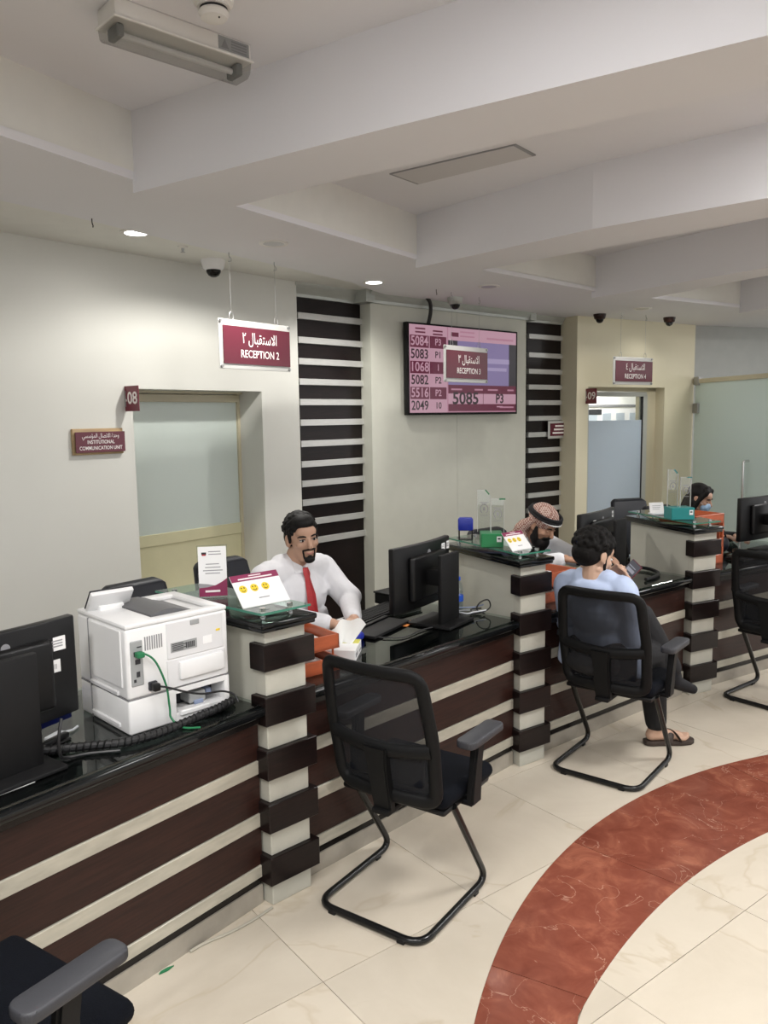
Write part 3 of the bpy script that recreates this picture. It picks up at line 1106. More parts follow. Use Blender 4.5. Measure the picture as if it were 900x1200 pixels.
# ================================================================== VISITOR CHAIRS
def make_chair(label):
    t = thing('visitor_chair', label, 'chair', (0, 0, 0), 0, 'black mesh visitor chairs')

    def surf(x, z, off=0.0):
        s = (z - 0.44) / 0.51
        y = -0.125 - 0.10 * s - 0.035 * sin(pi * min(1, max(0, s))) * 0.0 + 0.035 * (x / 0.23) ** 2
        return Vector((x, y + off, z))
    sled = fillet([(0.225, -0.02, 0.415), (0.225, 0.235, 0.0145), (0.225, -0.25, 0.0145), (-0.225, -0.25, 0.0145), (-0.225, 0.235, 0.0145), (-0.225, -0.02, 0.415)], 0.075, 7)
    obj('sled_frame', MB().tube(sled, 0.0135, 12), 'steel_black', t)
    for x, y in ((0.225, 0.13), (-0.225, 0.13), (0.15, -0.25), (-0.15, -0.25)):
        obj('glide', MB().box(x - 0.016, x + 0.016, y - 0.016, y + 0.016, 0.0, 0.016, 0.003, 1), 'black_plastic', t, 0)
    seat = MB().box(-0.24, 0.24, -0.095, 0.285, 0.418, 0.490, 0.032, 4)
    for v in seat.bm.verts:
        f = (v.co.y - 0.16) / 0.13
        if f > 0:
            v.co.z -= 0.022 * f * f * (1 if v.co.z > 0.45 else 0.4)
        if v.co.z > 0.46:
            v.co.z -= 0.010 * max(0, 1 - (v.co.x / 0.2) ** 2)
        v.co.x *= 1 - 0.05 * max(0, (-v.co.y) / 0.17)
    obj('seat', seat, 'navy_fabric', t, 60)
    obj('seat_pan', MB().box(-0.225, 0.225, -0.085, 0.265, 0.398, 0.422, 0.010, 2), 'black_plastic', t, 40)
    # back: outer loop, lumbar rail, spine, woven mesh
    loop = []
    for p in fillet([(-0.205, 0, 0.452), (0.205, 0, 0.452), (0.216, 0, 0.70), (0.198, 0, 0.938), (-0.198, 0, 0.938), (-0.216, 0, 0.70)], 0.05, 5, closed=True):
        loop.append(p)
    dense = []
    for i, p in enumerate(loop):
        q = loop[(i + 1) % len(loop)]
        n = max(1, int((q - p).length / 0.06))
        for j in range(n):
            m = p.lerp(q, j / n)
            dense.append(surf(m.x, m.z))
    obj('back_frame', MB().tube(dense, 0.026, 10, closed=True, rx=0.55), 'frame_plastic', t, 60)
    obj('lumbar_rail', MB().tube([surf(-0.208 + 0.416 * i / 10, 0.660 - 0.02 * (1 - ((i - 5) / 5) ** 2), -0.004) for i in range(11)], 0.027, 10, rx=0.6), 'frame_plastic', t, 60)
    sp = MB()
    t2 = bmesh.new()
    rows = []
    for z, hw in ((0.385, 0.036), (0.43, 0.04), (0.50, 0.04), (0.58, 0.042), (0.65, 0.052)):
        c = surf(0, z, -0.004)
        rows.append([t2.verts.new((sx * hw, c.y + oy, z)) for sx, oy in ((-1, -0.026), (1, -0.026), (1, 0.012), (-1, 0.012))])
    for a, b in zip(rows, rows[1:]):
        for i in range(4):
            t2.faces.new((a[i], a[(i + 1) % 4], b[(i + 1) % 4], b[i]))
    t2.faces.new(rows[0][::-1]); t2.faces.new(rows[-1])
    bmesh.ops.bevel(t2, geom=list(t2.edges), offset=0.006, segments=2, affect='EDGES')
    sp._merge(t2)
    sp.box(-0.036, 0.036, -0.16, 0.04, 0.380, 0.402, 0.006, 2)
    obj('spine', sp, 'frame_plastic', t, 40)
    g = bmesh.new()
    N, M_ = 10, 10
    vs = [[g.verts.new(surf(-0.203 + 0.406 * i / N, 0.475 + 0.455 * j / M_, 0.006 + 0.012 * sin(pi * i / N) * sin(pi * j / M_) * -1)) for i in range(N + 1)] for j in range(M_ + 1)]
    for j in range(M_):
        for i in range(N):
            g.faces.new((vs[j][i], vs[j][i + 1], vs[j + 1][i + 1], vs[j + 1][i]))
    mb = MB()
    mb._merge(g)
    obj('back_mesh', mb, 'mesh_fabric', t, 180)
    pad = MB().box(-0.16, 0.16, -0.125, -0.100, 0.50, 0.64, 0.011, 2)
    obj('lumbar_pad', pad, 'navy_fabric', t, 50)
    for s in (1, -1):
        arm = MB()
        t3 = bmesh.new()
        rows = []
        for y, z, hw, hx in ((0.075, 0.395, 0.036, 0.013), (0.07, 0.44, 0.036, 0.015), (0.075, 0.55, 0.030, 0.015), (0.085, 0.645, 0.030, 0.017)):
            x = s * (0.258 + 0.012 * (z - 0.4) / 0.25)
            rows.append([t3.verts.new((x + a * hx, y + b * hw, z)) for a, b in ((-1, -1), (1, -1), (1, 1), (-1, 1))])
        for a, b in zip(rows, rows[1:]):
            for i in range(4):
                t3.faces.new((a[i], a[(i + 1) % 4], b[(i + 1) % 4], b[i]))
        t3.faces.new(rows[0][::-1]); t3.faces.new(rows[-1])
        bmesh.ops.recalc_face_normals(t3, faces=t3.faces)
        bmesh.ops.bevel(t3, geom=list(t3.edges), offset=0.008, segments=2, affect='EDGES')
        arm._merge(t3)
        arm.box(s * 0.20, s * 0.262, 0.045, 0.105, 0.394, 0.416, 0.006, 2)
        ao = obj('armrest', arm, 'frame_plastic', t, 50)
        x = s * 0.275
        pts = fillet([(x - 0.038, -0.035), (x + 0.038, -0.035), (x + 0.040, 0.215), (x - 0.034, 0.215)], 0.028, 5, closed=True)
        pm_ = MB().prism([(p[0], p[1]) for p in [Vector((*q[:2], 0)) for q in pts]], 0.643, 0.672, bv=0.007)
        obj('arm_pad', pm_, 'arm_grey', ao, 50)
    return t


chair_a = make_chair('empty black mesh visitor chair with curved sled base beside the tissue box')
chair_a.location = (0.059, 2.840, 0)
chair_a.rotation_euler = (0, 0, head_rot(34.5))
dup(chair_a, (1.165, 3.935, 0), head_rot(38.0), 'black mesh visitor chair with the man in the pale blue shirt sitting in it')
dup(chair_a, (2.47, 4.86, 0), head_rot(52.0), 'black mesh visitor chair cut off by the right edge in front of the far monitor')
dup(chair_a, (-0.94, 1.59, 0), head_rot(33.0), 'black visitor chair with grey armrest in the bottom left corner of the photo')

# ================================================================== STAFF CHAIRS
def make_staff_chair(label):
    t = thing('staff_chair', label, 'chair', (0, 0, 0), 0, 'dark padded staff chairs')
    for a in range(5):
        an = 2 * pi * a / 5
        leg = obj('leg', MB().tube([(0.03 * cos(an), 0.03 * sin(an), 0.10), (0.30 * cos(an), 0.30 * sin(an), 0.065)], [0.022, 0.014], 8), 'black_plastic', t)
        obj('caster', MB().cyl((0.30 * cos(an) - 0.015, 0.30 * sin(an), 0.028), (0.30 * cos(an) + 0.015, 0.30 * sin(an), 0.028), 0.028, 12), 'black_plastic', leg)
    obj('gas_lift', MB().cyl((0, 0, 0.09), (0, 0, 0.42), 0.026, 14), 'steel_black', t)
    obj('seat', MB().box(-0.24, 0.24, -0.22, 0.25, 0.42, 0.51, 0.04, 4), 'leather_navy', t, 60)
    b = MB().box(-0.225, 0.225, -0.035, 0.035, 0.0, 0.50, 0.03, 4)
    for v in b.bm.verts:
        z = v.co.z
        k = 1.0 - 0.36 * max(0, (z - 0.36) / 0.14) ** 2
        v.co.x *= k
        v.co.y += 0.06 * (v.co.x / 0.22) ** 2 - 0.10 * z / 0.5
    bmesh.ops.transform(b.bm, matrix=Matrix.Translation((0, -0.24, 0.53)), verts=b.bm.verts)
    obj('backrest', b, 'leather_navy', t, 70)
    p = MB().box(-0.14, 0.14, 0.0, 0.04, 0.08, 0.42, 0.03, 4)
    for v in p.bm.verts:
        v.co.y += 0.05 * (v.co.x / 0.22) ** 2 - 0.10 * v.co.z / 0.5
    bmesh.ops.transform(p.bm, matrix=Matrix.Translation((0, -0.235, 0.53)), verts=p.bm.verts)
    obj('back_cushion', p, 'leather_navy', t, 70)
    for s in (1, -1):
        obj('armrest', MB().tube(fillet([(s * 0.25, -0.2, 0.52), (s * 0.28, -0.2, 0.70), (s * 0.28, 0.12, 0.70), (s * 0.25, 0.12, 0.47)], 0.05), 0.018, 8), 'black_plastic', t)
    return t


# ================================================================== COMPUTER MONITORS
def make_monitor(label, w=0.53):
    t = thing('computer_monitor', label, 'monitor', (0, 0, 0), 0, 'black desktop monitors seen from behind')
    hw = w / 2
    b = MB().box(-hw, hw, 0.0, 0.035, 0.075, 0.397, 0.008, 2)
    bm2 = b.bm
    bmesh.ops.bisect_plane(bm2, geom=list(bm2.verts) + list(bm2.edges) + list(bm2.faces), plane_co=(0, 0, 0), plane_no=(1, 0, 0))
    for x in (-0.6, -0.3, 0.3, 0.6):
        bmesh.ops.bisect_plane(bm2, geom=list(bm2.verts) + list(bm2.edges) + list(bm2.faces), plane_co=(x * hw, 0, 0), plane_no=(1, 0, 0))
    for v in bm2.verts:
        v.co.y += 0.022 * (v.co.x / hw) ** 2
    obj('casing', b, 'black_plastic', t, 40)
    obj('screen', MB().box(-hw + 0.012, hw - 0.012, 0.034, 0.040, 0.095, 0.385), 'granite_black', t, 0)
    obj('back_bulge', MB().box(-hw * 0.62, hw * 0.62, -0.022, 0.01, 0.12, 0.345, 0.016, 3), 'black_plastic', t, 50)
    obj('stand', MB().box(-0.088, 0.088, -0.135, -0.112, 0.010, 0.352, 0.006, 2), 'black_soft', t, 40)
    obj('stand_arm', MB().box(-0.04, 0.04, -0.115, -0.015, 0.19, 0.27, 0.006, 2), 'black_soft', t, 40)
    obj('base', MB().box(-0.125, 0.125, -0.20, 0.045, 0.0, 0.014, 0.005, 2), 'black_soft', t, 40)
    obj('emblem', MB().cyl((0.02, -0.0005, 0.345), (0.02, 0.008, 0.345), 0.015, 20).cyl((0.02, -0.0015, 0.345), (0.02, 0.008, 0.345), 0.011, 20), 'line_grey', t)
    return t


def stickers(t, items):
    for x, z, w, h, lines in items:
        y = 0.022 * (x / 0.265) ** 2 - 0.0008
        s = obj('sticker', MB().box(x - w / 2, x + w / 2, y, y + 0.004, z - h / 2, z + h / 2), 'card_white', t, 0)
        mb = MB()
        if lines:
            for q in range(lines):
                zz = z + h * (0.22 - 0.2 * q)
                mb.box(x - w * 0.34, x + w * 0.34, y - 0.0006, y, zz - h * 0.05, zz + h * 0.05)
        else:
            for q in range(9):
                mb.box(x - w * 0.33 + q * w * 0.075, x - w * 0.33 + q * w * 0.075 + w * 0.03, y - 0.0006, y, z - h * 0.22, z + h * 0.18)
        ln = obj('print', mb, 'ink_grey', s, 0)
        ln['kind'] = 'stuff'


DESK = 0.7845
m1 = make_monitor('black monitor seen from behind at the left edge beside the white printer')
m1.location = bay(1, 0.795, 0.275, DESK)
m1.rotation_euler = (0, 0, bay_rot(1, 1.5))
m2 = dup(m1, bay(2, 1.268, 0.335, DESK), bay_rot(2, 9.8), 'black monitor on the counter in front of the clerk in the red tie')
m3 = dup(m1, bay(3, 1.31, 0.47, DESK), bay_rot(3, 13), 'black monitor partly hidden by the head of the seated customer')
m4 = dup(m1, bay(4, 1.24, 0.34, DESK), bay_rot(4, 4), 'black monitor at the right edge beside the masked woman')
for ch in m1.children:
    if ch.name.split('.')[0] in ('stand', 'base', 'stand_arm'):
        ch.location.x -= 0.045
stickers(m1, [(0.190, 0.318, 0.062, 0.044, 3), (0.165, 0.248, 0.066, 0.040, 0)])
stickers(m2, [(0.165, 0.350, 0.052, 0.036, 2), (0.232, 0.352, 0.034, 0.040, 3)])
stickers(m3, [(-0.10, 0.330, 0.050, 0.034, 2), (0.205, 0.355, 0.030, 0.044, 0)])

# ================================================================== PRINTER
pr = thing('laser_printer', 'white two tray laser printer seen from behind with green and black leads', 'printer', bay(1, 1.130, 0.135, DESK), bay_rot(1, -7.0))
W_, D_, H_ = 0.387, 0.35, 0.368
obj('body', MB().box(0, W_, 0, D_, 0.118, 0.352, 0.010, 3), 'printer_white', pr, 40)
obj('paper_tray', MB().box(0, 0.175, 0, D_, 0.0, 0.116, 0.008, 3).box(0.365, W_, 0, D_, 0.0, 0.116, 0.006, 2).box(0.17, 0.37, 0.10, D_, 0.0, 0.116).box(0.17, 0.37, 0.0, 0.11, 0.0, 0.028).box(0.17, 0.37, 0.0, 0.11, 0.098, 0.116), 'printer_white', pr, 40)
# top: raised rim round a sunken grey output bin
obj('top_cover', MB().box(0, 0.12, 0, D_, 0.352, H_, 0.006, 2).box(0.345, W_, 0, D_, 0.352, H_, 0.006, 2).box(0.11, 0.355, 0, 0.045, 0.352, H_, 0.005, 2).box(0.11, 0.355, 0.295, D_, 0.352, H_, 0.005, 2), 'printer_white', pr, 40)
ob = MB()
t_ = bmesh.new()
for k_ in range(9):
    f = k_ / 8
    x = 0.12 + 0.225 * f
    z = 0.372 + 0.016 * sin(pi * min(1.0, f * 1.5)) - 0.030 * f * f
    for y in (0.045, 0.295):
        t_.verts.new((x, y, z))
t_.verts.ensure_lookup_table()
for k_ in range(8):
    t_.faces.new([t_.verts[i] for i in (2 * k_, 2 * k_ + 2, 2 * k_ + 3, 2 * k_ + 1)])
r_ = bmesh.ops.extrude_face_region(t_, geom=list(t_.faces))
for v in [g for g in r_['geom'] if isinstance(g, bmesh.types.BMVert)]:
    v.co.z -= 0.02
bmesh.ops.recalc_face_normals(t_, faces=t_.faces)
ob._merge(t_)
obj('output_bin', ob, 'printer_grey', pr, 50)
R_ = Matrix.Translation((0.082, 0.285, 0.368)) @ Matrix.Rotation(radians(-4), 4, 'Z') @ Matrix.Rotation(radians(40), 4, 'X')
obj('control_panel', MB().box(-0.075, 0.075, -0.008, 0.010, 0.0, 0.088, 0.004, 2, M=R_), 'printer_white', pr, 40)
obj('panel_screen', MB().box(-0.077, 0.077, 0.010, 0.014, -0.002, 0.091, 0.002, 1, M=R_), 'ink', pr, 0)
obj('panel_neck', MB().box(0.04, 0.13, 0.25, 0.30, 0.36, 0.384, 0.005, 2), 'printer_white', pr, 40)
obj('rear_door', MB().box(0.145, 0.365, -0.004, 0.01, 0.222, 0.347, 0.003, 1), 'printer_panel', pr, 0)
obj('rear_latch', MB().box(0.235, 0.270, -0.007, 0.0, 0.325, 0.342, 0.002, 1), 'port_grey', pr, 0)
obj('duplex_cover', MB().box(0.185, 0.362, -0.014, 0.01, 0.145, 0.208, 0.007, 2), 'printer_white', pr, 40)
obj('rear_panel', MB().box(0.143, 0.370, -0.003, 0.01, 0.122, 0.219, 0.002, 1), 'printer_panel', pr, 0)
st = obj('rating_label', MB().box(0.158, 0.258, -0.0052, -0.003, 0.244, 0.277), 'port_grey', pr, 0)
mb = MB()
for q in range(5):
    mb.box(0.163, 0.205 + 0.01 * (q % 2), -0.006, -0.005, 0.249 + q * 0.0055, 0.2515 + q * 0.0055)
for q in range(6):
    mb.box(0.215 + q * 0.006, 0.2185 + q * 0.006, -0.006, -0.005, 0.250, 0.270)
obj('print', mb, 'ink', st, 0)['kind'] = 'stuff'
obj('warning_label', MB().box(0.282, 0.318, -0.0052, -0.003, 0.249, 0.276), 'card_white', pr, 0)
obj('yellow_sticker', MB().box(0.336, 0.352, -0.0052, -0.003, 0.285, 0.292), 'yellow', pr, 0)
pp = obj('port_panel', MB().box(0.014, 0.058, -0.003, 0.01, 0.160, 0.312, 0.004, 2), 'port_grey', pr, 0)
for x, z, w_, h_ in ((0.036, 0.268, 0.022, 0.016), (0.038, 0.242, 0.018, 0.016), (0.038, 0.200, 0.012, 0.018), (0.026, 0.180, 0.008, 0.010), (0.045, 0.290, 0.016, 0.004)):
    obj('port', MB().box(x - w_ / 2, x + w_ / 2, -0.0042, 0.0, z - h_ / 2, z + h_ / 2), 'ink', pp, 0)
vent = MB()
for q in range(8):
    vent.box(0.066 + q * 0.0085, 0.070 + q * 0.0085, -0.0012, 0.004, 0.272, 0.318)
obj('vent', vent, 'line_grey', pr, 0)['kind'] = 'stuff'
obj('power_inlet', MB().box(0.072, 0.102, -0.010, 0.004, 0.135, 0.165, 0.003, 1), 'ink', pr, 0)
obj('tray_cavity', MB().box(0.176, 0.364, 0.085, 0.10, 0.029, 0.097), 'ink', pr, 0)
cn = obj('connector', MB().box(0.235, 0.30, 0.02, 0.085, 0.040, 0.078, 0.004, 1), 'port_grey', pr, 0)
obj('clip', MB().box(0.25, 0.285, 0.012, 0.022, 0.036, 0.05, 0.002, 1).box(0.308, 0.33, 0.03, 0.085, 0.05, 0.075, 0.003, 1), 'blue_grey', pr, 0)
obj('tray_lip', MB().box(0.185, 0.30, -0.008, 0.03, 0.018, 0.036, 0.003, 1), 'printer_white', pr, 0)
for z in (0.120, 0.012):
    obj('grip', MB().box(-0.006, 0.004, 0.06, 0.26, z + 0.002, z + 0.018, 0.003, 1), 'printer_panel', pr, 0)
obj('side_panel', MB().box(-0.004, 0.006, 0.03, 0.24, 0.155, 0.345, 0.002, 1), 'printer_white', pr, 0)
obj('side_seam', MB().box(-0.002, 0.004, 0.262, 0.266, 0.0, 0.35), 'line_grey', pr, 0)
obj('seam', MB().box(0.0015, W_ - 0.0015, 0.0015, D_ - 0.0015, 0.115, 0.119), 'line_grey', pr, 0)


def local_tube(root, pts, r, n=8, seg=8):
    m = Matrix.Translation(root.location) @ Matrix.Rotation(root.rotation_euler.z, 4, 'Z')
    return MB().tube([m @ Vector(p) for p in bez(pts, n)], r, seg)


cb = local_tube(pr, [(0.036, -0.004, 0.268), (0.055, -0.028, 0.268), (0.085, -0.036, 0.235), (0.118, -0.034, 0.15), (0.128, -0.032, 0.07), (0.130, -0.036, 0.035), (0.150, -0.07, 0.0065), (0.19, -0.115, 0.0065)], 0.0035)
gc = tag(obj('network_cable', cb, 'cable_green'), 'green network lead plugged into the back of the white printer', 'cable')
m = Matrix.Translation(pr.location) @ Matrix.Rotation(pr.rotation_euler.z, 4, 'Z')
obj('plug', MB().box(0.026, 0.052, -0.030, -0.0045, 0.259, 0.277, 0.003, 1, M=m), 'cable_green', gc, 0)
cb = local_tube(pr, [(0.088, -0.012, 0.150), (0.115, -0.040, 0.146), (0.18, -0.045, 0.115), (0.25, -0.040, 0.088), (0.33, -0.034, 0.075), (0.372, -0.045, 0.055), (0.380, -0.06, 0.03)], 0.0038)
pc = tag(obj('power_cable', cb, 'cable_black'), 'black power lead plugged into the back of the white printer', 'cable')
obj('plug', MB().box(0.075, 0.099, -0.036, -0.0105, 0.137, 0.163, 0.005, 2, M=m), 'black_plastic', pc, 40)

# spiral wrapped cable bundle along the counter edge
pts = [bay(1, *q) for q in ((0.885, 0.30, 0.812), (0.875, 0.235, 0.803), (0.93, 0.195, 0.799), (0.99, 0.145, 0.799), (1.06, 0.088, 0.799), (1.15, 0.058, 0.799), (1.25, 0.056, 0.799), (1.38, 0.064, 0.800), (1.46, 0.072, 0.800), (1.525, 0.090, 0.800))]
path = bez(pts, 12)
bundle = obj('cable_bundle', MB().tube(path, 0.0135, 10), 'cable_black')
tag(bundle, 'black spiral wrapped cable bundle running along the counter edge past the printer', 'cable')
wrap = []
L_ = 0.0
for i in range(len(path) - 1):
    p, q = path[i], path[i + 1]
    tn = (q - p).normalized()
    side = tn.cross(Vector((0, 0, 1))).normalized()
    up = side.cross(tn)
    for j in range(6):
        f = j / 6
        L_ += (q - p).length / 6
        an = L_ / 0.020 * 2 * pi
        wrap.append(p.lerp(q, f) + (side * cos(an) + up * sin(an)) * 0.0132)
obj('spiral_wrap', MB().tube(wrap, 0.0032, 5), 'black_plastic', bundle)
tag(obj('loose_cable', MB().tube(bez([bay(1, *q) for q in ((0.885, 0.11, 0.93), (0.868, 0.10, 0.88), (0.872, 0.105, 0.82), (0.91, 0.13, 0.795), (0.97, 0.115, 0.79), (1.04, 0.055, 0.79))], 8), 0.005, 8), 'cable_black'), 'thin black cable hanging from the stand of the left edge monitor', 'cable')
ch = thing('adapter', 'small white plug lying on the counter between monitor and printer', 'adapter', bay(1, 0.975, 0.315, DESK), bay_rot(1, 20))
obj('housing', MB().box(-0.035, 0.035, -0.018, 0.018, 0, 0.018, 0.006, 2), 'cable_white', ch, 40)
obj('lead', MB().tube([(0.03, 0, 0.009), (0.07, -0.01, 0.006), (0.10, -0.005, 0.006)], 0.004, 8), 'cable_white', ch)
ch = thing('stapler', 'black stapler lying on the counter behind the left edge monitor', 'stapler', bay(1, 0.945, 0.27, DESK), bay_rot(1, 15))
obj('base', MB().box(-0.06, 0.06, -0.014, 0.014, 0, 0.008, 0.003, 1), 'black_plastic', ch, 0)
obj('arm', MB().box(-0.06, 0.055, -0.012, 0.012, 0.010, 0.028, 0.006, 2), 'black_plastic', ch, 40)
ch = thing('tissue_pack', 'blue and white pack standing behind the printer at its left', 'pack', bay(1, 1.118, 0.60, DESK), bay_rot(1, 10))
obj('pack', MB().box(-0.07, 0.07, -0.03, 0.03, 0, 0.055, 0.008, 2), 'blue_plastic', ch, 40)
obj('label', MB().box(-0.05, 0.05, -0.0312, -0.029, 0.015, 0.03), 'card_white', ch, 0)
ds = thing('desk_card', 'small white numbered card lying on the counter at the left edge', 'card', bay(1, 0.72, 0.105, DESK), bay_rot(1, 0))
obj('card', MB().box(-0.055, 0.055, -0.03, 0.03, 0, 0.0012), 'card_white', ds, 0)
me = text_mesh('08', 0.034, 0.001)
me.transform(Matrix.Translation((0.03, 0, 0.0015)))
obj('lettering', me, 'ink', ds, 0)

# ================================================================== HANGING AND WALL SIGNS
def hanging_sign(x, y, z0, z1, heading, arab, latin, label):
    t = thing('hanging_sign', label, 'sign', (x, y, 0), radians(90 - heading), 'hanging maroon reception signs')
    w = 0.62
    obj('backing', MB().box(-w / 2, w / 2, 0.0, 0.006, z0, z1, 0.002, 1), 'sign_silver', t, 0)
    obj('face', MB().box(-w / 2 + 0.032, w / 2 - 0.004, -0.006, 0.0, z0 + 0.032, z1 - 0.038), 'maroon_dark', t, 0)
    for sx in (-1, 1):
        for z in (z0 + 0.014, z1 - 0.014):
            obj('screw', MB().cyl((sx * (w / 2 - 0.014), 0.0, z), (sx * (w / 2 - 0.014), -0.012, z), 0.009, 12), 'steel_grey', t)
    for sx in (-0.20, 0.19):
        ring = [(sx + 0.017 * cos(a), 0.003, z1 + 0.016 + 0.030 * sin(a)) for a in [2 * pi * i / 16 for i in range(16)]]
        h = obj('hook', MB().tube(ring, 0.0022, 6, closed=True), 'steel_grey', t)
        obj('wire', MB().tube([(sx, 0.003, z1 + 0.045), (sx, 0.003, 2.79)], 0.0012, 5), 'steel_grey', h)
        obj('ceiling_hook', MB().tube(bez([(sx, 0.003, 2.808), (sx, 0.003, 2.785), (sx + 0.014, 0.003, 2.772), (sx + 0.012, 0.003, 2.755), (sx - 0.006, 0.003, 2.752)], 4), 0.0028, 6), 'steel_grey', h)
    zc = (z0 + z1) / 2
    letters(arabic(arab), 0.092, 0.03, -0.0072, zc + 0.040, 'letter_white', t, 0.0004, 0.30)
    letters(latin, 0.066, 0.03, -0.0072, zc - 0.055, 'letter_white', t, 0.0006, 0.335)
    return t


hanging_sign(-0.792, 5.100, 2.112, 2.410, 36.3, 'الاستقبال ٢', 'RECEPTION 2', 'hanging maroon sign reading RECEPTION 2 left of the slatted panel')
hanging_sign(0.708, 6.750, 2.085, 2.382, 41.6, 'الاستقبال ٣', 'RECEPTION 3', 'hanging maroon sign reading RECEPTION 3 in front of the queue screen')
hanging_sign(2.555, 8.180, 2.098, 2.374, 55.0, 'الاستقبال ٤', 'RECEPTION 4', 'hanging maroon sign reading RECEPTION 4 above door 09')

iw = WL @ Vector((-1.665, 0, 0))
t = thing('wall_sign', 'maroon sign on a wooden plaque reading INSTITUTIONAL COMMUNICATION UNIT', 'sign', iw, radians(90 - 39.6))
obj('plaque', MB().box(-0.168, 0.168, -0.020, 0.0, 1.605, 1.762, 0.004, 2), 'wood_plaque', t, 40)
obj('face', MB().box(-0.158, 0.170, -0.036, -0.030, 1.619, 1.742), 'maroon_dark', t, 0)
for sx in (-1, 1):
    for z in (1.63, 1.735):
        obj('standoff', MB().cyl((sx * 0.148, -0.020, z), (sx * 0.148, -0.030, z), 0.006, 10), 'steel_grey', t)
letters(arabic('وحدة الاتصال المؤسسي'), 0.036, 0.006, -0.0368, 1.718, 'letter_white', t, 0.0, 0.245)
letters('INSTITUTIONAL', 0.031, 0.006, -0.0368, 1.680, 'letter_white', t, 0.0003, 0.18)
letters('COMMUNICATION UNIT', 0.031, 0.006, -0.0368, 1.644, 'letter_white', t, 0.0003, 0.285)


def door_flag(F, heading, u, z, num, label):
    p = F @ Vector((u, 0, 0))
    t = thing('door_number_sign', label, 'sign', p, radians(90 - heading - 90), 'maroon door number signs')
    obj('plate', MB().box(0.0, 0.148, -0.003, 0.003, z - 0.078, z + 0.078, 0.001, 1), 'maroon', t, 0)
    obj('bracket', MB().box(-0.004, 0.012, -0.006, 0.006, z - 0.05, z + 0.05), 'steel_grey', t, 0)
    letters(num, 0.105, 0.082, -0.0036, z, 'letter_white', t, 0.002, 0.105)
    obj('dot', MB().cyl((0.014, -0.0045, z - 0.01), (0.014, -0.003, z - 0.01), 0.008, 12), 'letter_white', t)
    return t


door_flag(WL, 39.6, -1.455, 1.942, '08', 'small maroon projecting sign numbered 08 beside the left door')
door_flag(WR, 57.5, 0.135, 1.992, '09', 'small maroon projecting sign numbered 09 beside the far door')

p = S2 @ Vector((0.58, -0.034, 0))
t = thing('wall_sign', 'small maroon sign in a silver frame on the slatted panel near door 09', 'sign', p, radians(90 - 52.5))
obj('backing', MB().box(-0.20, 0.20, -0.022, -0.012, 1.560, 1.742, 0.003, 1), 'sign_silver', t, 0)
obj('face', MB().box(-0.172, 0.20, -0.028, -0.022, 1.588, 1.718), 'maroon_dark', t, 0)
for i, (w, z) in enumerate(((0.11, 1.690), (0.13, 1.654), (0.15, 1.618))):
    obj('printed_line', MB().box(-w + 0.01, w + 0.01, -0.0288, -0.0279, z - 0.009, z + 0.009), 'letter_white', t, 0)
obj('standoff', MB().box(-0.16, 0.16, -0.012, 0.0, 1.63, 1.67), 'steel_grey', t, 0)

# ================================================================== QUEUE SCREEN
emissive('tv_pink', (0.40, 0.185, 0.255), 0.72)
emissive('tv_pale', (0.48, 0.27, 0.34), 0.72)
emissive('tv_maroon', (0.105, 0.006, 0.030), 0.72)
emissive('tv_purple', (0.20, 0.155, 0.31), 0.72)
emissive('tv_haze', (0.33, 0.27, 0.44), 0.72)
emissive('tv_dark', (0.018, 0.014, 0.020), 0.72)
emissive('tv_ink', (0.020, 0.006, 0.010), 0.72)
p = MD @ Vector((0.342, 0, 0))
tv = thing('queue_screen', 'wall mounted queue number screen showing 5085 P3 in pink and maroon', 'screen', p, radians(90 - 48.4))
TW, Z0, Z1 = 1.47, 1.820, 2.605
obj('casing', MB().box(0, TW, -0.072, -0.025, Z0, Z1, 0.004, 2), 'black_plastic', tv, 40)
obj('mount', MB().box(0.4, 1.07, -0.03, 0.0, 2.05, 2.4), 'black_plastic', tv, 0)
X0, X1, SY = 0.026, TW - 0.024, -0.0725
sx = lambda f: X0 + (X1 - X0) * f
zz = lambda f: (Z1 - 0.016) - (Z1 - Z0 - 0.036) * f
scr = obj('screen', MB().box(X0, X1, SY - 0.0005, SY + 0.002, zz(1), zz(0)), 'tv_pink', tv, 0)


def band(f0, f1, g0, g1, m, k=1):
    return obj('screen_field', MB().box(sx(f0), sx(f1), SY - 0.0005 - 0.0006 * k, SY, zz(g1), zz(g0)), m, scr, 0)


rows = [('5084', 'P3'), ('5083', 'P1'), ('1068', '1'), ('5082', 'P2'), ('5516', 'P2'), ('2049', '10')]
band(0.0, 0.325, 0.0, 1.0, 'tv_pale')
for i, (a, b) in enumerate(rows):
    g0 = 0.115 + 0.1465 * i
    g1 = g0 + 0.1465
    dark = i % 2 == 0
    if dark:
        band(0.005, 0.165, g0 + 0.004, g1 - 0.004, 'tv_maroon', 2)
        band(0.172, 0.318, g0 + 0.004, g1 - 0.004, 'tv_maroon', 2)
    ml = 'tv_pale' if dark else 'tv_ink'
    letters(a, 0.112, sx(0.085), SY - 0.0024, zz((g0 + g1) / 2), ml, scr, 0.0018, 0.205)
    letters(b, 0.080, sx(0.245), SY - 0.0024, zz((g0 + g1) / 2), ml, scr, 0.0012)
for f0, g in ((0.05, 0.035), (0.05, 0.075), (0.20, 0.05), (0.20, 0.088)):
    band(f0, f0 + 0.085, g, g + 0.018, 'tv_maroon', 2)
band(0.335, 1.0, 0.0, 0.15, 'tv_pale')
band(0.362, 0.430, 0.055, 0.105, 'tv_maroon', 2)
band(0.445, 0.58, 0.035, 0.052, 'tv_pink', 2)
band(0.445, 0.58, 0.085, 0.102, 'tv_pink', 2)
band(0.70, 0.97, 0.085, 0.110, 'tv_pink', 2)
band(0.335, 1.0, 0.15, 0.672, 'tv_purple')
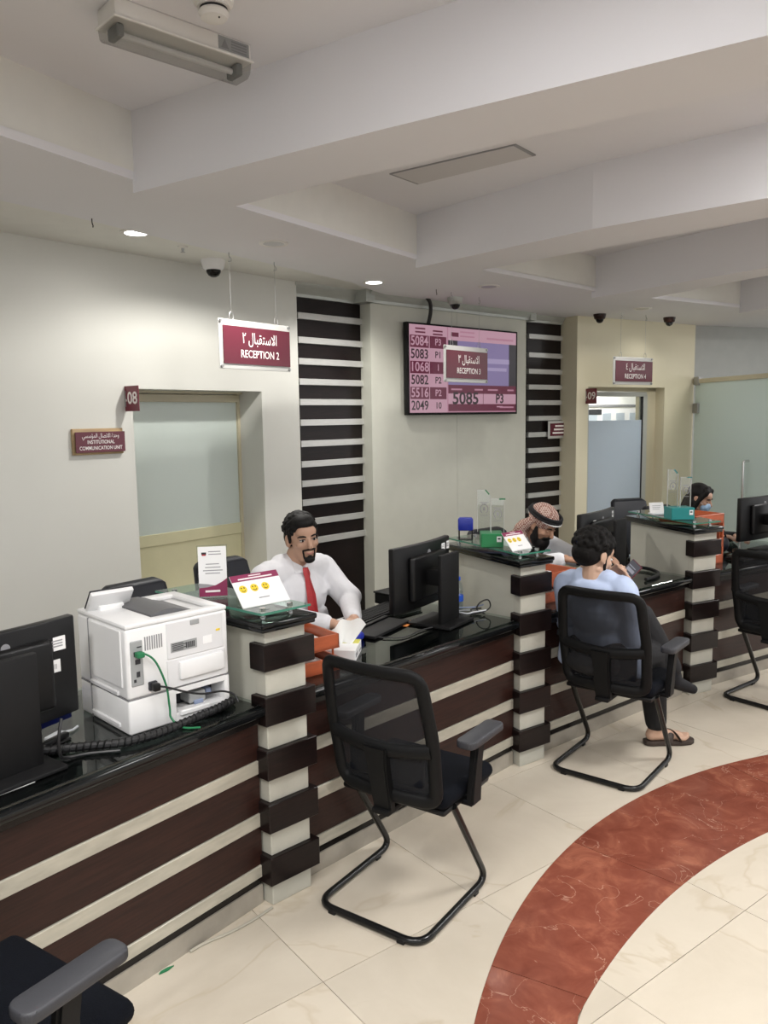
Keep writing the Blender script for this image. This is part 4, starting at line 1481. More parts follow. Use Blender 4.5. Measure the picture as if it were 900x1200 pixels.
band(0.55, 0.93, 0.34, 0.40, 'tv_haze', 2)
band(0.60, 0.90, 0.45, 0.49, 'tv_haze', 2)
band(0.335, 0.420, 0.15, 0.25, 'tv_dark', 2)
band(0.925, 1.0, 0.15, 0.672, 'tv_dark', 2)
band(0.335, 1.0, 0.672, 0.775, 'tv_maroon', 2)
for f0, f1 in ((0.36, 0.46), (0.58, 0.66), (0.71, 0.81), (0.91, 0.975)):
    band(f0, f1, 0.715, 0.735, 'tv_pink', 3)
band(0.335, 1.0, 0.775, 0.900, 'tv_pale', 2)
band(0.662, 0.666, 0.672, 0.900, 'tv_maroon', 3)
letters('5085', 0.150, sx(0.495), SY - 0.0030, zz(0.838), 'tv_ink', scr, 0.0035, 0.345)
letters('P3', 0.120, sx(0.83), SY - 0.0030, zz(0.838), 'tv_ink', scr, 0.003)
band(0.335, 1.0, 0.900, 0.985, 'tv_maroon', 2)
band(0.83, 0.975, 0.930, 0.950, 'tv_pink', 3)
band(0.80, 0.86, 0.925, 0.940, 'tv_pale', 3)
pts = [MD @ Vector(q) for q in ((0.62, -0.05, 2.60), (0.615, -0.085, 2.70), (0.59, -0.105, 2.775), (0.545, -0.11, 2.815))]
tag(obj('screen_cable', MB().tube(bez(pts, 8), 0.017, 10), 'cable_black'), 'thick black cable rising from the queue screen to the ceiling', 'cable')

# ================================================================== CEILING FITTINGS
def downlight(x, y, z, lit, label):
    t = thing('downlight', label, 'light', (x, y, z), 0, 'recessed ceiling downlights')
    obj('trim_ring', MB().lathe([(0.058, 0.0), (0.085, 0.0), (0.085, -0.005), (0.078, -0.009), (0.060, -0.006), (0.058, 0.0)], 28), 'lamp_white', t, 50)
    obj('lens', MB().lathe([(0.0, -0.0055), (0.0, -0.0065), (0.060, -0.0065), (0.060, -0.0055)], 28), 'lamp_glow' if lit else 'steel_grey', t, 50)
    return t


downlight(-1.345, 4.525, 2.835, True, 'large lit ceiling downlight washing the wall above door 08')
downlight(-0.05, 6.06, 2.805, True, 'lit ceiling downlight at the cornice by the left slatted panel')
downlight(-0.61, 4.70, 2.805, False, 'unlit ceiling downlight above the RECEPTION 2 sign')
downlight(0.84, 6.33, 2.805, False, 'ceiling downlight above the queue screen')
downlight(2.50, 7.76, 2.805, False, 'ceiling downlight above door 09')


def dome(x, y, z, label, body='lamp_white', r=0.062):
    t = thing('dome_camera', label, 'camera', (x, y, z), 0, 'ceiling dome cameras')
    k = r / 0.062
    obj('base', MB().lathe([(0, 0), (0.064 * k, 0), (0.064 * k, -0.012 * k), (0.056 * k, -0.045 * k), (0.044 * k, -0.055 * k), (0, -0.055 * k)], 28), body, t, 40)
    obj('dome', MB().lathe([(0.040 * k, -0.055 * k), (0.038 * k, -0.068 * k), (0.028 * k, -0.083 * k), (0.014 * k, -0.091 * k), (0, -0.093 * k)], 24), 'granite_black', t)
    obj('lens', MB().cyl((0.0, -0.02 * k, -0.070 * k), (0.0, -0.045 * k, -0.080 * k), 0.012 * k, 12), 'steel_black', t)
    return t


dome(-1.085, 5.31, 2.835, 'white dome camera on the ceiling above the RECEPTION 2 sign', 'card_white', 0.074)
dome(0.63, 6.90, 2.805, 'dome camera at the cornice above the queue screen', 'cornice_silver', 0.066)
dome(2.20, 8.16, 2.805, 'dark dome camera on the ceiling above the number 09 sign', 'wood_brown', 0.060)
dome(3.03, 8.52, 2.805, 'dark dome camera near the glass partition', 'wood_brown', 0.060)
t = thing('ceiling_sprinkler', 'small sprinkler head on the ceiling between downlight and camera', 'sprinkler', (-1.18, 4.90, 2.835))
obj('rose', MB().lathe([(0, 0), (0.032, 0), (0.030, -0.006), (0.012, -0.012), (0, -0.012)], 20), 'lamp_white', t)
obj('head', MB().lathe([(0, -0.012), (0.009, -0.012), (0.007, -0.03), (0.016, -0.034), (0, -0.036)], 14), 'steel_grey', t)
for x, y, lab in ((-1.43, 4.09, 'bare hook in the ceiling left of the lit downlight'), (0.44, 6.45, 'bare hook in the ceiling left of the queue screen camera')):
    tag(obj('ceiling_hook', MB().tube(bez([(x, y, 2.815), (x, y, 2.785), (x + 0.004, y, 2.770), (x + 0.002, y, 2.762)], 4), 0.0028, 6), 'steel_black'), lab, 'hook')

# emergency bulkhead lamp and smoke detector in the first coffer
t = thing('emergency_light', 'long white bulkhead emergency light with clear cover on the ceiling', 'light', (-0.655, 2.775, 3.08), radians(90 - 47))
obj('housing', MB().box(-0.245, 0.245, -0.062, 0.062, -0.055, 0.0, 0.006, 2), 'lamp_white', t, 40)
obj('flange', MB().box(-0.252, 0.252, -0.068, 0.068, -0.060, -0.053, 0.002, 1), 'lamp_white', t, 0)
cv = MB()
t_ = bmesh.new()
sec = [(-0.060, -0.060), (-0.052, -0.092), (-0.036, -0.105), (0.036, -0.105), (0.052, -0.092), (0.060, -0.060)]
a_ = [t_.verts.new((-0.245, y, z)) for y, z in sec]
b_ = [t_.verts.new((0.245, y, z)) for y, z in sec]
for i in range(len(sec) - 1):
    t_.faces.new((a_[i], b_[i], b_[i + 1], a_[i + 1]))
t_.faces.new(a_); t_.faces.new(b_)
cv._merge(t_)
obj('clear_cover', cv, 'lens_cover', t, 0)
obj('tube', MB().cyl((-0.21, 0, -0.080), (0.21, 0, -0.080), 0.010, 12), 'card_white', t)
for s in (-1, 1):
    obj('tube_holder', MB().box(s * 0.215 - 0.012, s * 0.215 + 0.012, -0.035, 0.035, -0.098, -0.060, 0.004, 1), 'port_grey', t, 0)
lb = obj('rating_label', MB().box(0.115, 0.235, -0.0630, -0.0618, -0.048, -0.006), 'port_grey', t, 0)
mb = MB()
for q in range(4):
    mb.box(0.165, 0.225, -0.0638, -0.0629, -0.043 + q * 0.009, -0.039 + q * 0.009)
mb.prism([(0.125, -0.042), (0.155, -0.042), (0.140, -0.014)], 0.0629, 0.0638, M=Matrix.Rotation(radians(90), 4, 'X'))
obj('print', mb, 'line_grey', lb, 0)['kind'] = 'stuff'
t = thing('smoke_detector', 'round white smoke detector beside the emergency light', 'detector', (-0.50, 2.60, 3.08))
obj('base', MB().lathe([(0, 0), (0.062, 0), (0.060, -0.012), (0.050, -0.020), (0.050, -0.026), (0, -0.026)], 28), 'lamp_white', t, 40)
obj('head', MB().lathe([(0.0, -0.034), (0.044, -0.034), (0.047, -0.040), (0.040, -0.055), (0.018, -0.062), (0, -0.063)], 28), 'lamp_white', t, 40)
obj('slot', MB().lathe([(0.0, -0.026), (0.042, -0.026), (0.042, -0.035), (0, -0.035)], 28), 'ink', t, 40)
obj('indicator', MB().ell((0.02, -0.02, -0.060), 0.003, 8, 6), 'ink', t)

# ================================================================== THINGS ON THE DIVIDERS
def feedback_card(loc, rot, label, w=0.205, h=0.140):
    t = thing('feedback_card', label, 'card', loc, rot, 'tilted feedback cards with smiling faces')
    M = Matrix.Rotation(radians(-42), 4, 'X')
    obj('card', MB().box(-w / 2, w / 2, 0.0, 0.003, 0.0, h, M=M), 'card_white', t, 0)
    obj('support', MB().box(-w / 2, w / 2, 0.0, 0.05, 0.0, 0.003), 'acrylic', t, 0)
    obj('header', MB().box(-w / 2, w / 2, -0.0008, 0.0, h * 0.80, h, M=M), 'magenta', t, 0)
    obj('printed_line', MB().box(-w * 0.36, w * 0.36, -0.0014, -0.0007, h * 0.845, h * 0.885, M=M), 'letter_white', t, 0)
    obj('printed_line', MB().box(-w * 0.12, w * 0.14, -0.0014, -0.0007, h * 0.925, h * 0.955, M=M), 'letter_white', t, 0)
    for i in range(3):
        x = -w * 0.34 + i * w * 0.235
        f = obj('face_symbol', MB().cyl((x, -0.0012, h * 0.56), (x, 0.0, h * 0.56), h * 0.115, 18, M=M), 'yellow', t, 0)
        mb = MB()
        for e in (-1, 1):
            mb.ell((x + e * h * 0.042, -0.0014, h * 0.595), (h * 0.018, 0.0006, h * 0.026), 8, 6, M=M)
        mb.tube([M @ Vector((x + h * 0.062 * cos(a), -0.0015, h * 0.55 + h * 0.062 * sin(a))) for a in [radians(205 + 13 * q) for q in range(11)]], h * 0.009, 5)
        obj('smile', mb, 'ink', f, 0)
    obj('printed_line', MB().box(-w * 0.10, w * 0.12, -0.0008, 0.0, h * 0.22, h * 0.25, M=M), 'ink_grey', t, 0)
    return t


feedback_card(on_div(1, 0.085, 0.085), div_rot(1, -2), 'tilted white card with three yellow faces on the divider by the printer')
feedback_card(on_div(2, 0.065, 0.060), div_rot(2, 4), 'tilted white card with three yellow faces in front of the green box', 0.150, 0.115)

t = thing('sign_stand', 'upright clear stand holding a white and magenta notice behind the printer', 'stand', on_div(1, 0.035, 0.33), div_rot(1, -32))
obj('base', MB().box(-0.055, 0.055, -0.03, 0.03, 0, 0.003), 'acrylic', t, 0)
obj('holder', MB().box(-0.057, 0.057, 0.0, 0.0035, 0.0, 0.205), 'acrylic', t, 0)
obj('notice', MB().box(-0.053, 0.053, -0.0012, 0.0, 0.006, 0.200), 'card_white', t, 0)
wave = [(-0.053, 0.006), (0.053, 0.006), (0.053, 0.075), (0.035, 0.062), (0.010, 0.049), (-0.02, 0.042), (-0.053, 0.040)]
obj('wave', MB().prism(wave, 0.0012, 0.0018, M=Matrix.Rotation(radians(90), 4, 'X')), 'magenta', t, 0)
obj('grey_wave', MB().prism([(-0.053, 0.040), (-0.02, 0.042), (0.005, 0.048), (-0.02, 0.054), (-0.053, 0.058)], 0.0012, 0.0018, M=Matrix.Rotation(radians(90), 4, 'X')), 'ink_grey', t, 0)
obj('emblem', MB().box(-0.040, -0.022, -0.0018, -0.0012, 0.168, 0.178), 'ink', t, 0)
obj('emblem_band', MB().box(-0.038, -0.024, -0.0022, -0.0017, 0.165, 0.170), 'red_logo', t, 0)
for x0, x1, z in ((-0.014, 0.032, 0.180), (-0.014, 0.034, 0.170), (-0.025, 0.025, 0.132), (-0.028, 0.030, 0.119), (-0.036, 0.038, 0.107), (-0.028, 0.028, 0.096)):
    obj('printed_line', MB().box(x0, x1, -0.0016, -0.0011, z - 0.0018, z + 0.0018), 'ink_grey', t, 0)
obj('printed_line', MB().box(-0.030, 0.026, -0.0024, -0.0017, 0.022, 0.030), 'letter_white', t, 0)


def award_box(loc, rot, colour, label, k=1.0, w=0.115, d=0.13):
    t = thing('acrylic_display', label, 'display', loc, rot, 'acrylic displays on coloured boxes')
    obj('base', MB().box(-w / 2, w / 2, -d / 2, d / 2, 0, 0.074 * k, 0.003, 1), colour, t, 0)
    lab = obj('label', MB().box(w / 2 - 0.035, w / 2 - 0.010, -d / 2 - 0.001, -d / 2, 0.030 * k, 0.060 * k), 'card_white', t, 0)
    obj('mark', MB().box(w / 2 - 0.030, w / 2 - 0.016, -d / 2 - 0.0018, -d / 2 - 0.0009, 0.044 * k, 0.052 * k), 'ink', lab, 0)
    for x, y, top, lean in ((-0.038, 0.02, 0.305, 0.02), (0.030, -0.02, 0.260, -0.004)):
        s = obj('plaque', MB().prism([(-0.034, 0.074 * k), (0.034, 0.074 * k), (0.034, (top - 0.028) * k if lean > 0 else top * k), (0.012, top * k), (-0.034, top * k)], -0.006, 0.006, M=Matrix.Translation((x, y, 0)) @ Matrix.Rotation(radians(90), 4, 'X')), 'acrylic', t, 0)
        zc = (0.074 + (top - 0.074) * 0.55) * k
        ring = [(x + 0.020 * cos(a), y - 0.0065, zc + 0.024 * sin(a)) for a in [radians(-60 + 15 * q) for q in range(21)]]
        mb = MB().tube(ring, 0.0026, 5)
        mb.ell((x, y - 0.0065, zc), (0.006, 0.0012, 0.011), 10, 6)
        obj('emblem', mb, 'ink_grey', s, 0)
        for q, hw in ((0.035, 0.024), (0.030, 0.016), (-0.036, 0.022)):
            obj('engraved_line', MB().box(x - hw, x + hw, y - 0.007, y - 0.006, zc + q * k - 0.0015, zc + q * k + 0.0015), 'ink_grey', s, 0)
        zl = (top - 0.028) * k if lean > 0 else top * k
        obj('edge', MB().box(x - 0.0345, x - 0.0325, y - 0.0066, y + 0.0066, 0.074 * k, top * k).box(x + 0.0325, x + 0.0345, y - 0.0066, y + 0.0066, 0.074 * k, zl).box(x - 0.034, x + 0.012, y - 0.0066, y + 0.0066, top * k - 0.002, top * k), 'sign_silver', s, 0)
        obj('ribbon', MB().box(-0.0015, 0.030, -0.0072, 0.0072, -0.006, 0.0, M=Matrix.Translation((x + 0.010, y, top * k)) @ Matrix.Rotation(radians(50 if lean > 0 else 0), 4, 'Y')), colour, s, 0)
    return t


award_box(on_div(2, 0.012, 0.262), div_rot(2, -38), 'green_box', 'clear acrylic plaques on a green box on the middle divider', 0.97)
award_box(on_div(3, 0.030, 0.190), div_rot(3, -24), 'teal_box', 'clear acrylic plaques on a teal box on the far divider', 1.05, 0.15, 0.13)
t = thing('ink_stamp', 'blue self inking stamp standing on the middle divider', 'stamp', on_div(2, 0.025, 0.52), div_rot(2, -40))
obj('housing', MB().box(-0.042, 0.042, -0.028, 0.028, 0.050, 0.118, 0.008, 2), 'blue_plastic', t, 40)
obj('grip', MB().box(-0.036, 0.036, -0.022, 0.022, 0.112, 0.122, 0.004, 2), 'blue_plastic', t, 40)
for x in (-0.036, 0.036):
    obj('leg', MB().box(x - 0.004, x + 0.004, -0.026, -0.018, 0, 0.055).box(x - 0.004, x + 0.004, 0.018, 0.026, 0, 0.055), 'steel_black', t, 0)
obj('foot', MB().box(-0.040, 0.040, -0.026, 0.026, 0, 0.004), 'steel_black', t, 0)
t = thing('card_stand', 'small white card on a low stand left of the teal box', 'card', on_div(3, 0.035, 0.42), div_rot(3, -20))
M = Matrix.Rotation(radians(-18), 4, 'X')
obj('card', MB().box(-0.050, 0.050, 0, 0.003, 0.012, 0.085, M=M), 'card_white', t, 0)
obj('foot', MB().box(-0.05, 0.05, -0.03, 0.04, 0, 0.012, 0.003, 1), 'cable_white', t, 0)
for q in range(3):
    obj('printed_line', MB().box(-0.03, 0.02 + 0.005 * q, -0.0008, 0, 0.036 + q * 0.012, 0.039 + q * 0.012, M=M), 'ink_grey', t, 0)

# ================================================================== THINGS ON THE COUNTERS
def tray_stack(k, u, n, rot, levels, label, w=0.25, d=0.33):
    t = thing('paper_tray_stack', label, 'tray', bay(k, u, n, DESK), bay_rot(k, rot), 'orange wooden paper trays')
    for z, h in levels:
        tr_ = obj('tray', MB().box(-w / 2, w / 2, -d / 2, d / 2, z, z + 0.008).box(-w / 2, -w / 2 + 0.01, -d / 2, d / 2, z, z + h, 0.002, 1).box(w / 2 - 0.01, w / 2, -d / 2, d / 2, z, z + h, 0.002, 1).box(-w / 2, w / 2, d / 2 - 0.01, d / 2, z, z + h, 0.002, 1).box(-w / 2, w / 2, -d / 2, -d / 2 + 0.01, z, z + h, 0.002, 1), 'orange_wood', t, 0)
        obj('paper', MB().box(-w / 2 + 0.02, w / 2 - 0.02, -d / 2 + 0.02, d / 2 - 0.03, z + 0.008, z + 0.020), 'paper', tr_, 0)
    zt = levels[-1][0]
    for sx_ in (-1, 1):
        for sy in (-1, 1):
            obj('post', MB().cyl((sx_ * (w / 2 - 0.02), sy * (d / 2 - 0.02), 0.0), (sx_ * (w / 2 - 0.02), sy * (d / 2 - 0.02), zt + 0.004), 0.005, 10), 'orange_wood', t)
    return t


tray_stack(2, 0.335, 0.255, -8, ((0.0, 0.055), (0.092, 0.058)), 'orange wooden paper trays on the counter beside the first divider', 0.25, 0.31)
tray_stack(3, 0.465, 0.30, 2, ((0.0, 0.055), (0.085, 0.075)), 'orange wooden paper trays in front of the bearded clerk', 0.30, 0.34)
t = tray_stack(4, 0.385, 0.32, 0, ((0.0, 0.06), (0.11, 0.06), (0.275, 0.065)), 'tall orange wooden paper trays in front of the masked woman', 0.30, 0.30)
obj('side_panel', MB().box(0.137, 0.150, -0.15, -0.06, 0.0, 0.28), 'orange_wood', t, 0)

t = thing('tissue_box', 'white and yellow tissue box with a tissue pulled up', 'tissue box', bay(2, 0.570, 0.215, DESK), bay_rot(2, 37.6))
obj('box', MB().box(-0.085, 0.085, -0.072, 0.072, 0, 0.050, 0.002, 1), 'card_white', t, 0)
obj('top_print', MB().box(0.02, 0.083, -0.070, 0.070, 0.0495, 0.0508), 'yellow_print', t, 0)
mb = MB()
for q in range(4):
    mb.box(-0.078 + q * 0.014, -0.069 + q * 0.014, -0.0728, -0.0718, 0.016, 0.034)
mb.box(0.02, 0.07, -0.0728, -0.0718, 0.012, 0.020)
obj('print', mb, 'ink_grey', t, 0)['kind'] = 'stuff'
ts = bmesh.new()
N = 14
g = [[None] * (N + 1) for _ in range(7)]
for j in range(7):
    f = j / 6
    for i in range(N + 1):
        a = (i / N - 0.5) * 2
        g[j][i] = ts.verts.new((a * (0.035 + 0.045 * f) + 0.01 * f, 0.018 * sin(a * 5 + f) * (1 - 0.3 * f) - 0.02 * f, 0.048 + (0.105 - 0.03 * abs(a - 0.2) - 0.012 * sin(a * 7)) * f))
for j in range(6):
    for i in range(N):
        ts.faces.new((g[j][i], g[j][i + 1], g[j + 1][i + 1], g[j + 1][i]))
mb = MB()
mb._merge(ts, Matrix.Rotation(radians(-62), 4, 'Z') @ Matrix.Diagonal((1.15, 1, 1.1, 1)))
obj('tissue', mb, 'tissue_white', t, 180)


def keyboard(loc, rot, label):
    t = thing('keyboard', label, 'keyboard', loc, rot, 'black computer keyboards')
    obj('case', MB().box(-0.22, 0.22, -0.072, 0.072, 0, 0.018, 0.005, 2), 'black_plastic', t, 40)
    mb = MB()
    for r in range(5):
        for c in range(19):
            mb.box(-0.210 + c * 0.0222, -0.191 + c * 0.0222, -0.062 + r * 0.0245, -0.041 + r * 0.0245, 0.016, 0.023)
    obj('keys', mb, 'frame_plastic', t, 0)['kind'] = 'stuff'
    return t


keyboard(bay(2, 1.165, 0.600, DESK + 0.005), bay_rot(2, 12.5), 'black keyboard in front of the clerk in the red tie')
keyboard(bay(4, 0.86, 0.17, DESK), bay_rot(4, 4), 'black keyboard at the right edge behind the visitor chair')
t = thing('document_pad', 'flat black pad lying on the counter between keyboard and tissue box', 'pad', bay(2, 0.985, 0.395, DESK), bay_rot(2, 14))
obj('pad', MB().box(-0.17, 0.17, -0.075, 0.075, 0, 0.016, 0.005, 2), 'black_soft', t, 40)
obj('ridge', MB().box(-0.165, 0.165, 0.045, 0.07, 0.015, 0.026, 0.004, 2), 'black_plastic', t, 40)
t = thing('paper_sheets', 'white sheets of paper lying in front of the clerk in the red tie', 'paper', bay(2, 1.045, 0.630, DESK), bay_rot(2, 12))
obj('sheet', MB().box(-0.17, 0.14, -0.12, 0.07, 0, 0.002), 'paper', t, 0)
obj('sheet', MB().box(-0.16, 0.13, -0.12, 0.06, 0.002, 0.004, M=Matrix.Rotation(radians(5), 4, 'Z')), 'paper', t, 0)
t = thing('plastic_pouch', 'shiny dark blue pouch beside the tissue box', 'pouch', bay(2, 0.755, 0.335, DESK), bay_rot(2, 25))
pm2 = MB().box(-0.055, 0.055, -0.035, 0.035, 0, 0.036, 0.015, 3)
for v in pm2.bm.verts:
    v.co.z *= 1 + 0.25 * sin(v.co.x * 60) * cos(v.co.y * 50)
obj('pouch', pm2, 'blue_plastic', t, 70)
obj('flap', MB().box(-0.05, 0.05, -0.02, 0.036, 0.033, 0.041, 0.003, 1), 'blue_plastic', t, 40)
t = thing('orange_note', 'orange slip of paper under the monitor facing the red tie clerk', 'paper', bay(2, 1.165, 0.345, DESK), bay_rot(2, 20))
obj('slip', MB().box(-0.06, 0.05, 0.005, 0.075, 0, 0.002), 'orange_paper', t, 0)
t = thing('desk_box', 'black box with a slotted front left of the middle monitor', 'box', bay(2, 1.455, 0.715, DESK), bay_rot(2, 0))
obj('box', MB().box(-0.10, 0.10, -0.085, 0.085, 0, 0.058, 0.004, 1), 'black_plastic', t, 0)
obj('lid', MB().box(-0.105, 0.105, -0.09, 0.09, 0.058, 0.068, 0.004, 2), 'black_soft', t, 40)
for q in range(3):
    obj('slot', MB().box(-0.09, 0.09, -0.0865, -0.084, 0.012 + q * 0.015, 0.018 + q * 0.015), 'line_grey', t, 0)


def bottle(loc, label):
    t = thing('water_bottle', label, 'bottle', loc, 0, 'small water bottles by the middle divider')
    obj('bottle', MB().lathe([(0, 0), (0.026, 0), (0.028, 0.008), (0.027, 0.035), (0.029, 0.045), (0.029, 0.085), (0.027, 0.095), (0.028, 0.115), (0.022, 0.140), (0.012, 0.155), (0.012, 0.163), (0, 0.163)], 20), 'bottle_plastic', t)
    obj('cap', MB().lathe([(0, 0.160), (0.0145, 0.160), (0.0145, 0.175), (0.013, 0.178), (0, 0.178)], 16), 'blue_label', t, 40)
    obj('label', MB().lathe([(0.0293, 0.050), (0.0296, 0.050), (0.0296, 0.082), (0.0293, 0.082)], 20), 'blue_label', t, 40)
    obj('water', MB().lathe([(0, 0.003), (0.0262, 0.004), (0.0262, 0.10), (0, 0.10)], 18), 'bottle_plastic', t)
    return t


bottle(bay(2, 1.530, 0.43, DESK), 'water bottle with blue cap, the one standing farther from the viewer')
bottle(bay(2, 1.535, 0.355, DESK), 'water bottle with blue cap, the one standing nearer the viewer')
rnd = random.Random(5)
cols = ['cable_white', 'cable_black', 'cable_white', 'cable_black', 'blue_grey']
names = ['pale grey lead, longest of the tangle beside the middle monitor', 'black lead under the tangle beside the middle monitor', 'pale grey lead curling under the water bottles', 'black lead that loops upward above the tangle of cables', 'bluish lead in the tangle beside the middle monitor']
for q in range(5):
    pts = []
    for i in range(6):
        f = i / 5
        pts.append(bay(2, 1.37 + 0.19 * f + rnd.uniform(-0.02, 0.02), 0.30 - 0.14 * f * (q % 3) / 2 + rnd.uniform(-0.035, 0.035), DESK + 0.006 + 0.006 * q + rnd.uniform(0, 0.012)))
    if q == 3:
        pts = [bay(2, 1.46, 0.26, DESK + 0.008), bay(2, 1.53, 0.20, DESK + 0.012), bay(2, 1.575, 0.175, DESK + 0.035), bay(2, 1.565, 0.18, DESK + 0.075), bay(2, 1.525, 0.20, DESK + 0.066), bay(2, 1.51, 0.21, DESK + 0.030), bay(2, 1.54, 0.18, DESK + 0.006)]
    tag(obj('loose_cable', MB().tube(bez(pts, 8), 0.0038, 6), cols[q]), names[q], 'cable')
pts = [bay(2, *q) for q in ((1.22, 0.20, 0.79), (1.10, 0.22, 0.79), (0.95, 0.20, 0.79), (0.88, 0.26, 0.79), (0.84, 0.36, 0.79))]
tag(obj('loose_cable', MB().tube(bez(pts, 8), 0.003, 6), 'cable_black'), 'thin black lead curving over the glass near the blue pouch', 'cable')
pts = [bay(3, *q) for q in ((1.40, 0.50, 0.80), (1.50, 0.42, 0.80), (1.545, 0.30, 0.80), (1.50, 0.18, 0.797), (1.40, 0.12, 0.795), (1.25, 0.10, 0.795))]
tag(obj('cable_bundle', MB().tube(bez(pts, 8), 0.011, 8), 'cable_black'), 'black cable bundle behind the phone of the seated customer', 'cable')
t = thing('hand_bag', 'small round black bag beside the monitor of the masked woman', 'bag', bay(4, 0.86, 0.42, DESK), bay_rot(4, 0))
obj('pouch', MB().ell((0, 0, 0.062), (0.075, 0.05, 0.062), 20, 12), 'leather_navy', t)
obj('strap', MB().tube(bez([(-0.06, 0, 0.09), (-0.03, -0.01, 0.135), (0.03, -0.01, 0.135), (0.06, 0, 0.09)], 6), 0.007, 8), 'leather_navy', t)
t = thing('paper_slip', 'white slip of paper on the edge of the orange trays by the bearded clerk', 'paper', bay(3, 0.36, 0.245, DESK + 0.163), bay_rot(3, 10))
obj('slip', MB().box(-0.05, 0.05, -0.10, 0.05, 0, 0.0015), 'paper', t, 0)

# floor: cable along the plinth and a scrap
pts = [bay(1, *q) for q in ((1.59, -0.012, 0.006), (1.50, -0.010, 0.006), (1.40, 0.004, 0.006), (1.31, 0.030, 0.006), (1.25, 0.036, 0.006))]
tag(obj('floor_cable', MB().tube(bez(pts, 8), 0.005, 6), 'strip_cream'), 'beige cable lying on the floor along the plinth by the first divider', 'cable')
t = thing('green_scrap', 'small green scrap on the floor at the counter plinth', 'scrap', bay(1, 1.15, 0.030, 0.0005), bay_rot(1, -8))
obj('scrap', MB().prism([(-0.030, -0.003), (0.0, -0.007), (0.026, 0.0), (0.006, 0.006), (-0.02, 0.005)], 0.0, 0.004), 'cable_green', t, 0)

sc_ = make_staff_chair('dark navy padded staff chair beside door 08 behind the clerk in the red tie')
sc_.location = (-0.69, 4.19, 0)
sc_.rotation_euler = (0, 0, head_rot(130))
dup(sc_, (-0.985, 3.60, 0), head_rot(128), 'dark staff chair whose top edge shows just above the white printer')
dup(sc_, bay(3, 0.985, 0.88), head_rot(141), 'dark staff chair the bearded clerk sits in')
dup(sc_, (2.33, 6.98, 0), head_rot(165), 'empty dark padded staff chair behind the divider with the teal box')
dup(sc_, bay(4, 1.235, 1.00), head_rot(150), 'dark staff chair the masked woman sits in')

# ================================================================== PEOPLE
def head_shapes(M, s=1.0, long_face=1.0, chin=True):
    """shapes of a head about its centre: face looks along +Y, chin at z -0.115, crown at 0.115"""
    R = M.to_3x3().to_4x4()

    def e(c, r):
        return ('e', M @ Vector((c[0] * s, c[1] * s, c[2] * s)), tuple(q * s for q in r), R)

    def cp(a, ra, b, rb):
        return ('c', M @ (Vector(a) * s), ra * s, M @ (Vector(b) * s), rb * s)
    L = [e((0, -0.012, 0.032), (0.076, 0.096, 0.084)), e((0, 0.030, -0.02), (0.064, 0.062, 0.078)), e((0, 0.040, -0.075), (0.050, 0.046, 0.042)),
         e((0, 0.062, 0.040), (0.055, 0.030, 0.036)), e((0, 0.078, 0.020), (0.046, 0.014, 0.011)),
         cp((0, 0.088, 0.012), 0.0085, (0, 0.110, -0.026), 0.0125), e((0, 0.106, -0.031), (0.0165, 0.010, 0.0085)),
         e((0.040, 0.064, -0.022), (0.021, 0.020, 0.019)), e((-0.040, 0.064, -0.022), (0.021, 0.020, 0.019)),
         e((0, 0.083, -0.060), (0.026, 0.012, 0.016)), e((0, 0.092, -0.056), (0.021, 0.007, 0.0055)), e((0, 0.090, -0.069), (0.018, 0.008, 0.006)),
         e((0, 0.078, -0.097), (0.020, 0.016, 0.016)),
         cp((0.052, 0.0, -0.07), 0.018, (0.022, 0.060, -0.094), 0.018), cp((-0.052, 0.0, -0.07), 0.018, (-0.022, 0.060, -0.094), 0.018)]
    for sx_ in (-1, 1):
        L.append(e((sx_ * 0.079, -0.006, -0.008), (0.0085, 0.020, 0.031)))
        L.append(e((sx_ * 0.076, 0.006, -0.028), (0.008, 0.011, 0.014)))
    return L


def eyes(M, parent, s=1.0, shut=False):
    for sx_ in (-1, 1):
        R = M.to_3x3().to_4x4()
        c = Vector((sx_ * 0.031, 0.079, 0.004)) * s
        ey = obj('eye', MB().ell(M @ c, (0.0145 * s, 0.0115 * s, (0.0045 if shut else 0.0068) * s), 12, 8, R=R), 'skin' if shut else 'eye_white', parent)
        if not shut:
            obj('iris', MB().ell(M @ (c + Vector((0, 0.0085, 0.0)) * s), (0.0062 * s, 0.0042 * s, 0.0064 * s), 12, 8, R=R), 'eye_dark', ey)
        ob_ = MB().tube([M @ (Vector((sx_ * x, y, z)) * s) for x, y, z in ((0.014, 0.0915, 0.0215), (0.028, 0.0925, 0.0265), (0.042, 0.086, 0.0265), (0.053, 0.074, 0.021))], [0.0032 * s, 0.0042 * s, 0.0036 * s, 0.002 * s], 8)
        obj('eyebrow', ob_, 'hair_black', parent)
        if not shut:
            ob_ = MB().tube([M @ (Vector((sx_ * x, y, z)) * s) for x, y, z in ((0.018, 0.0895, 0.007), (0.031, 0.0925, 0.0115), (0.046, 0.084, 0.007))], 0.0022 * s, 6)
            obj('eyelid', ob_, 'hair_black', parent)


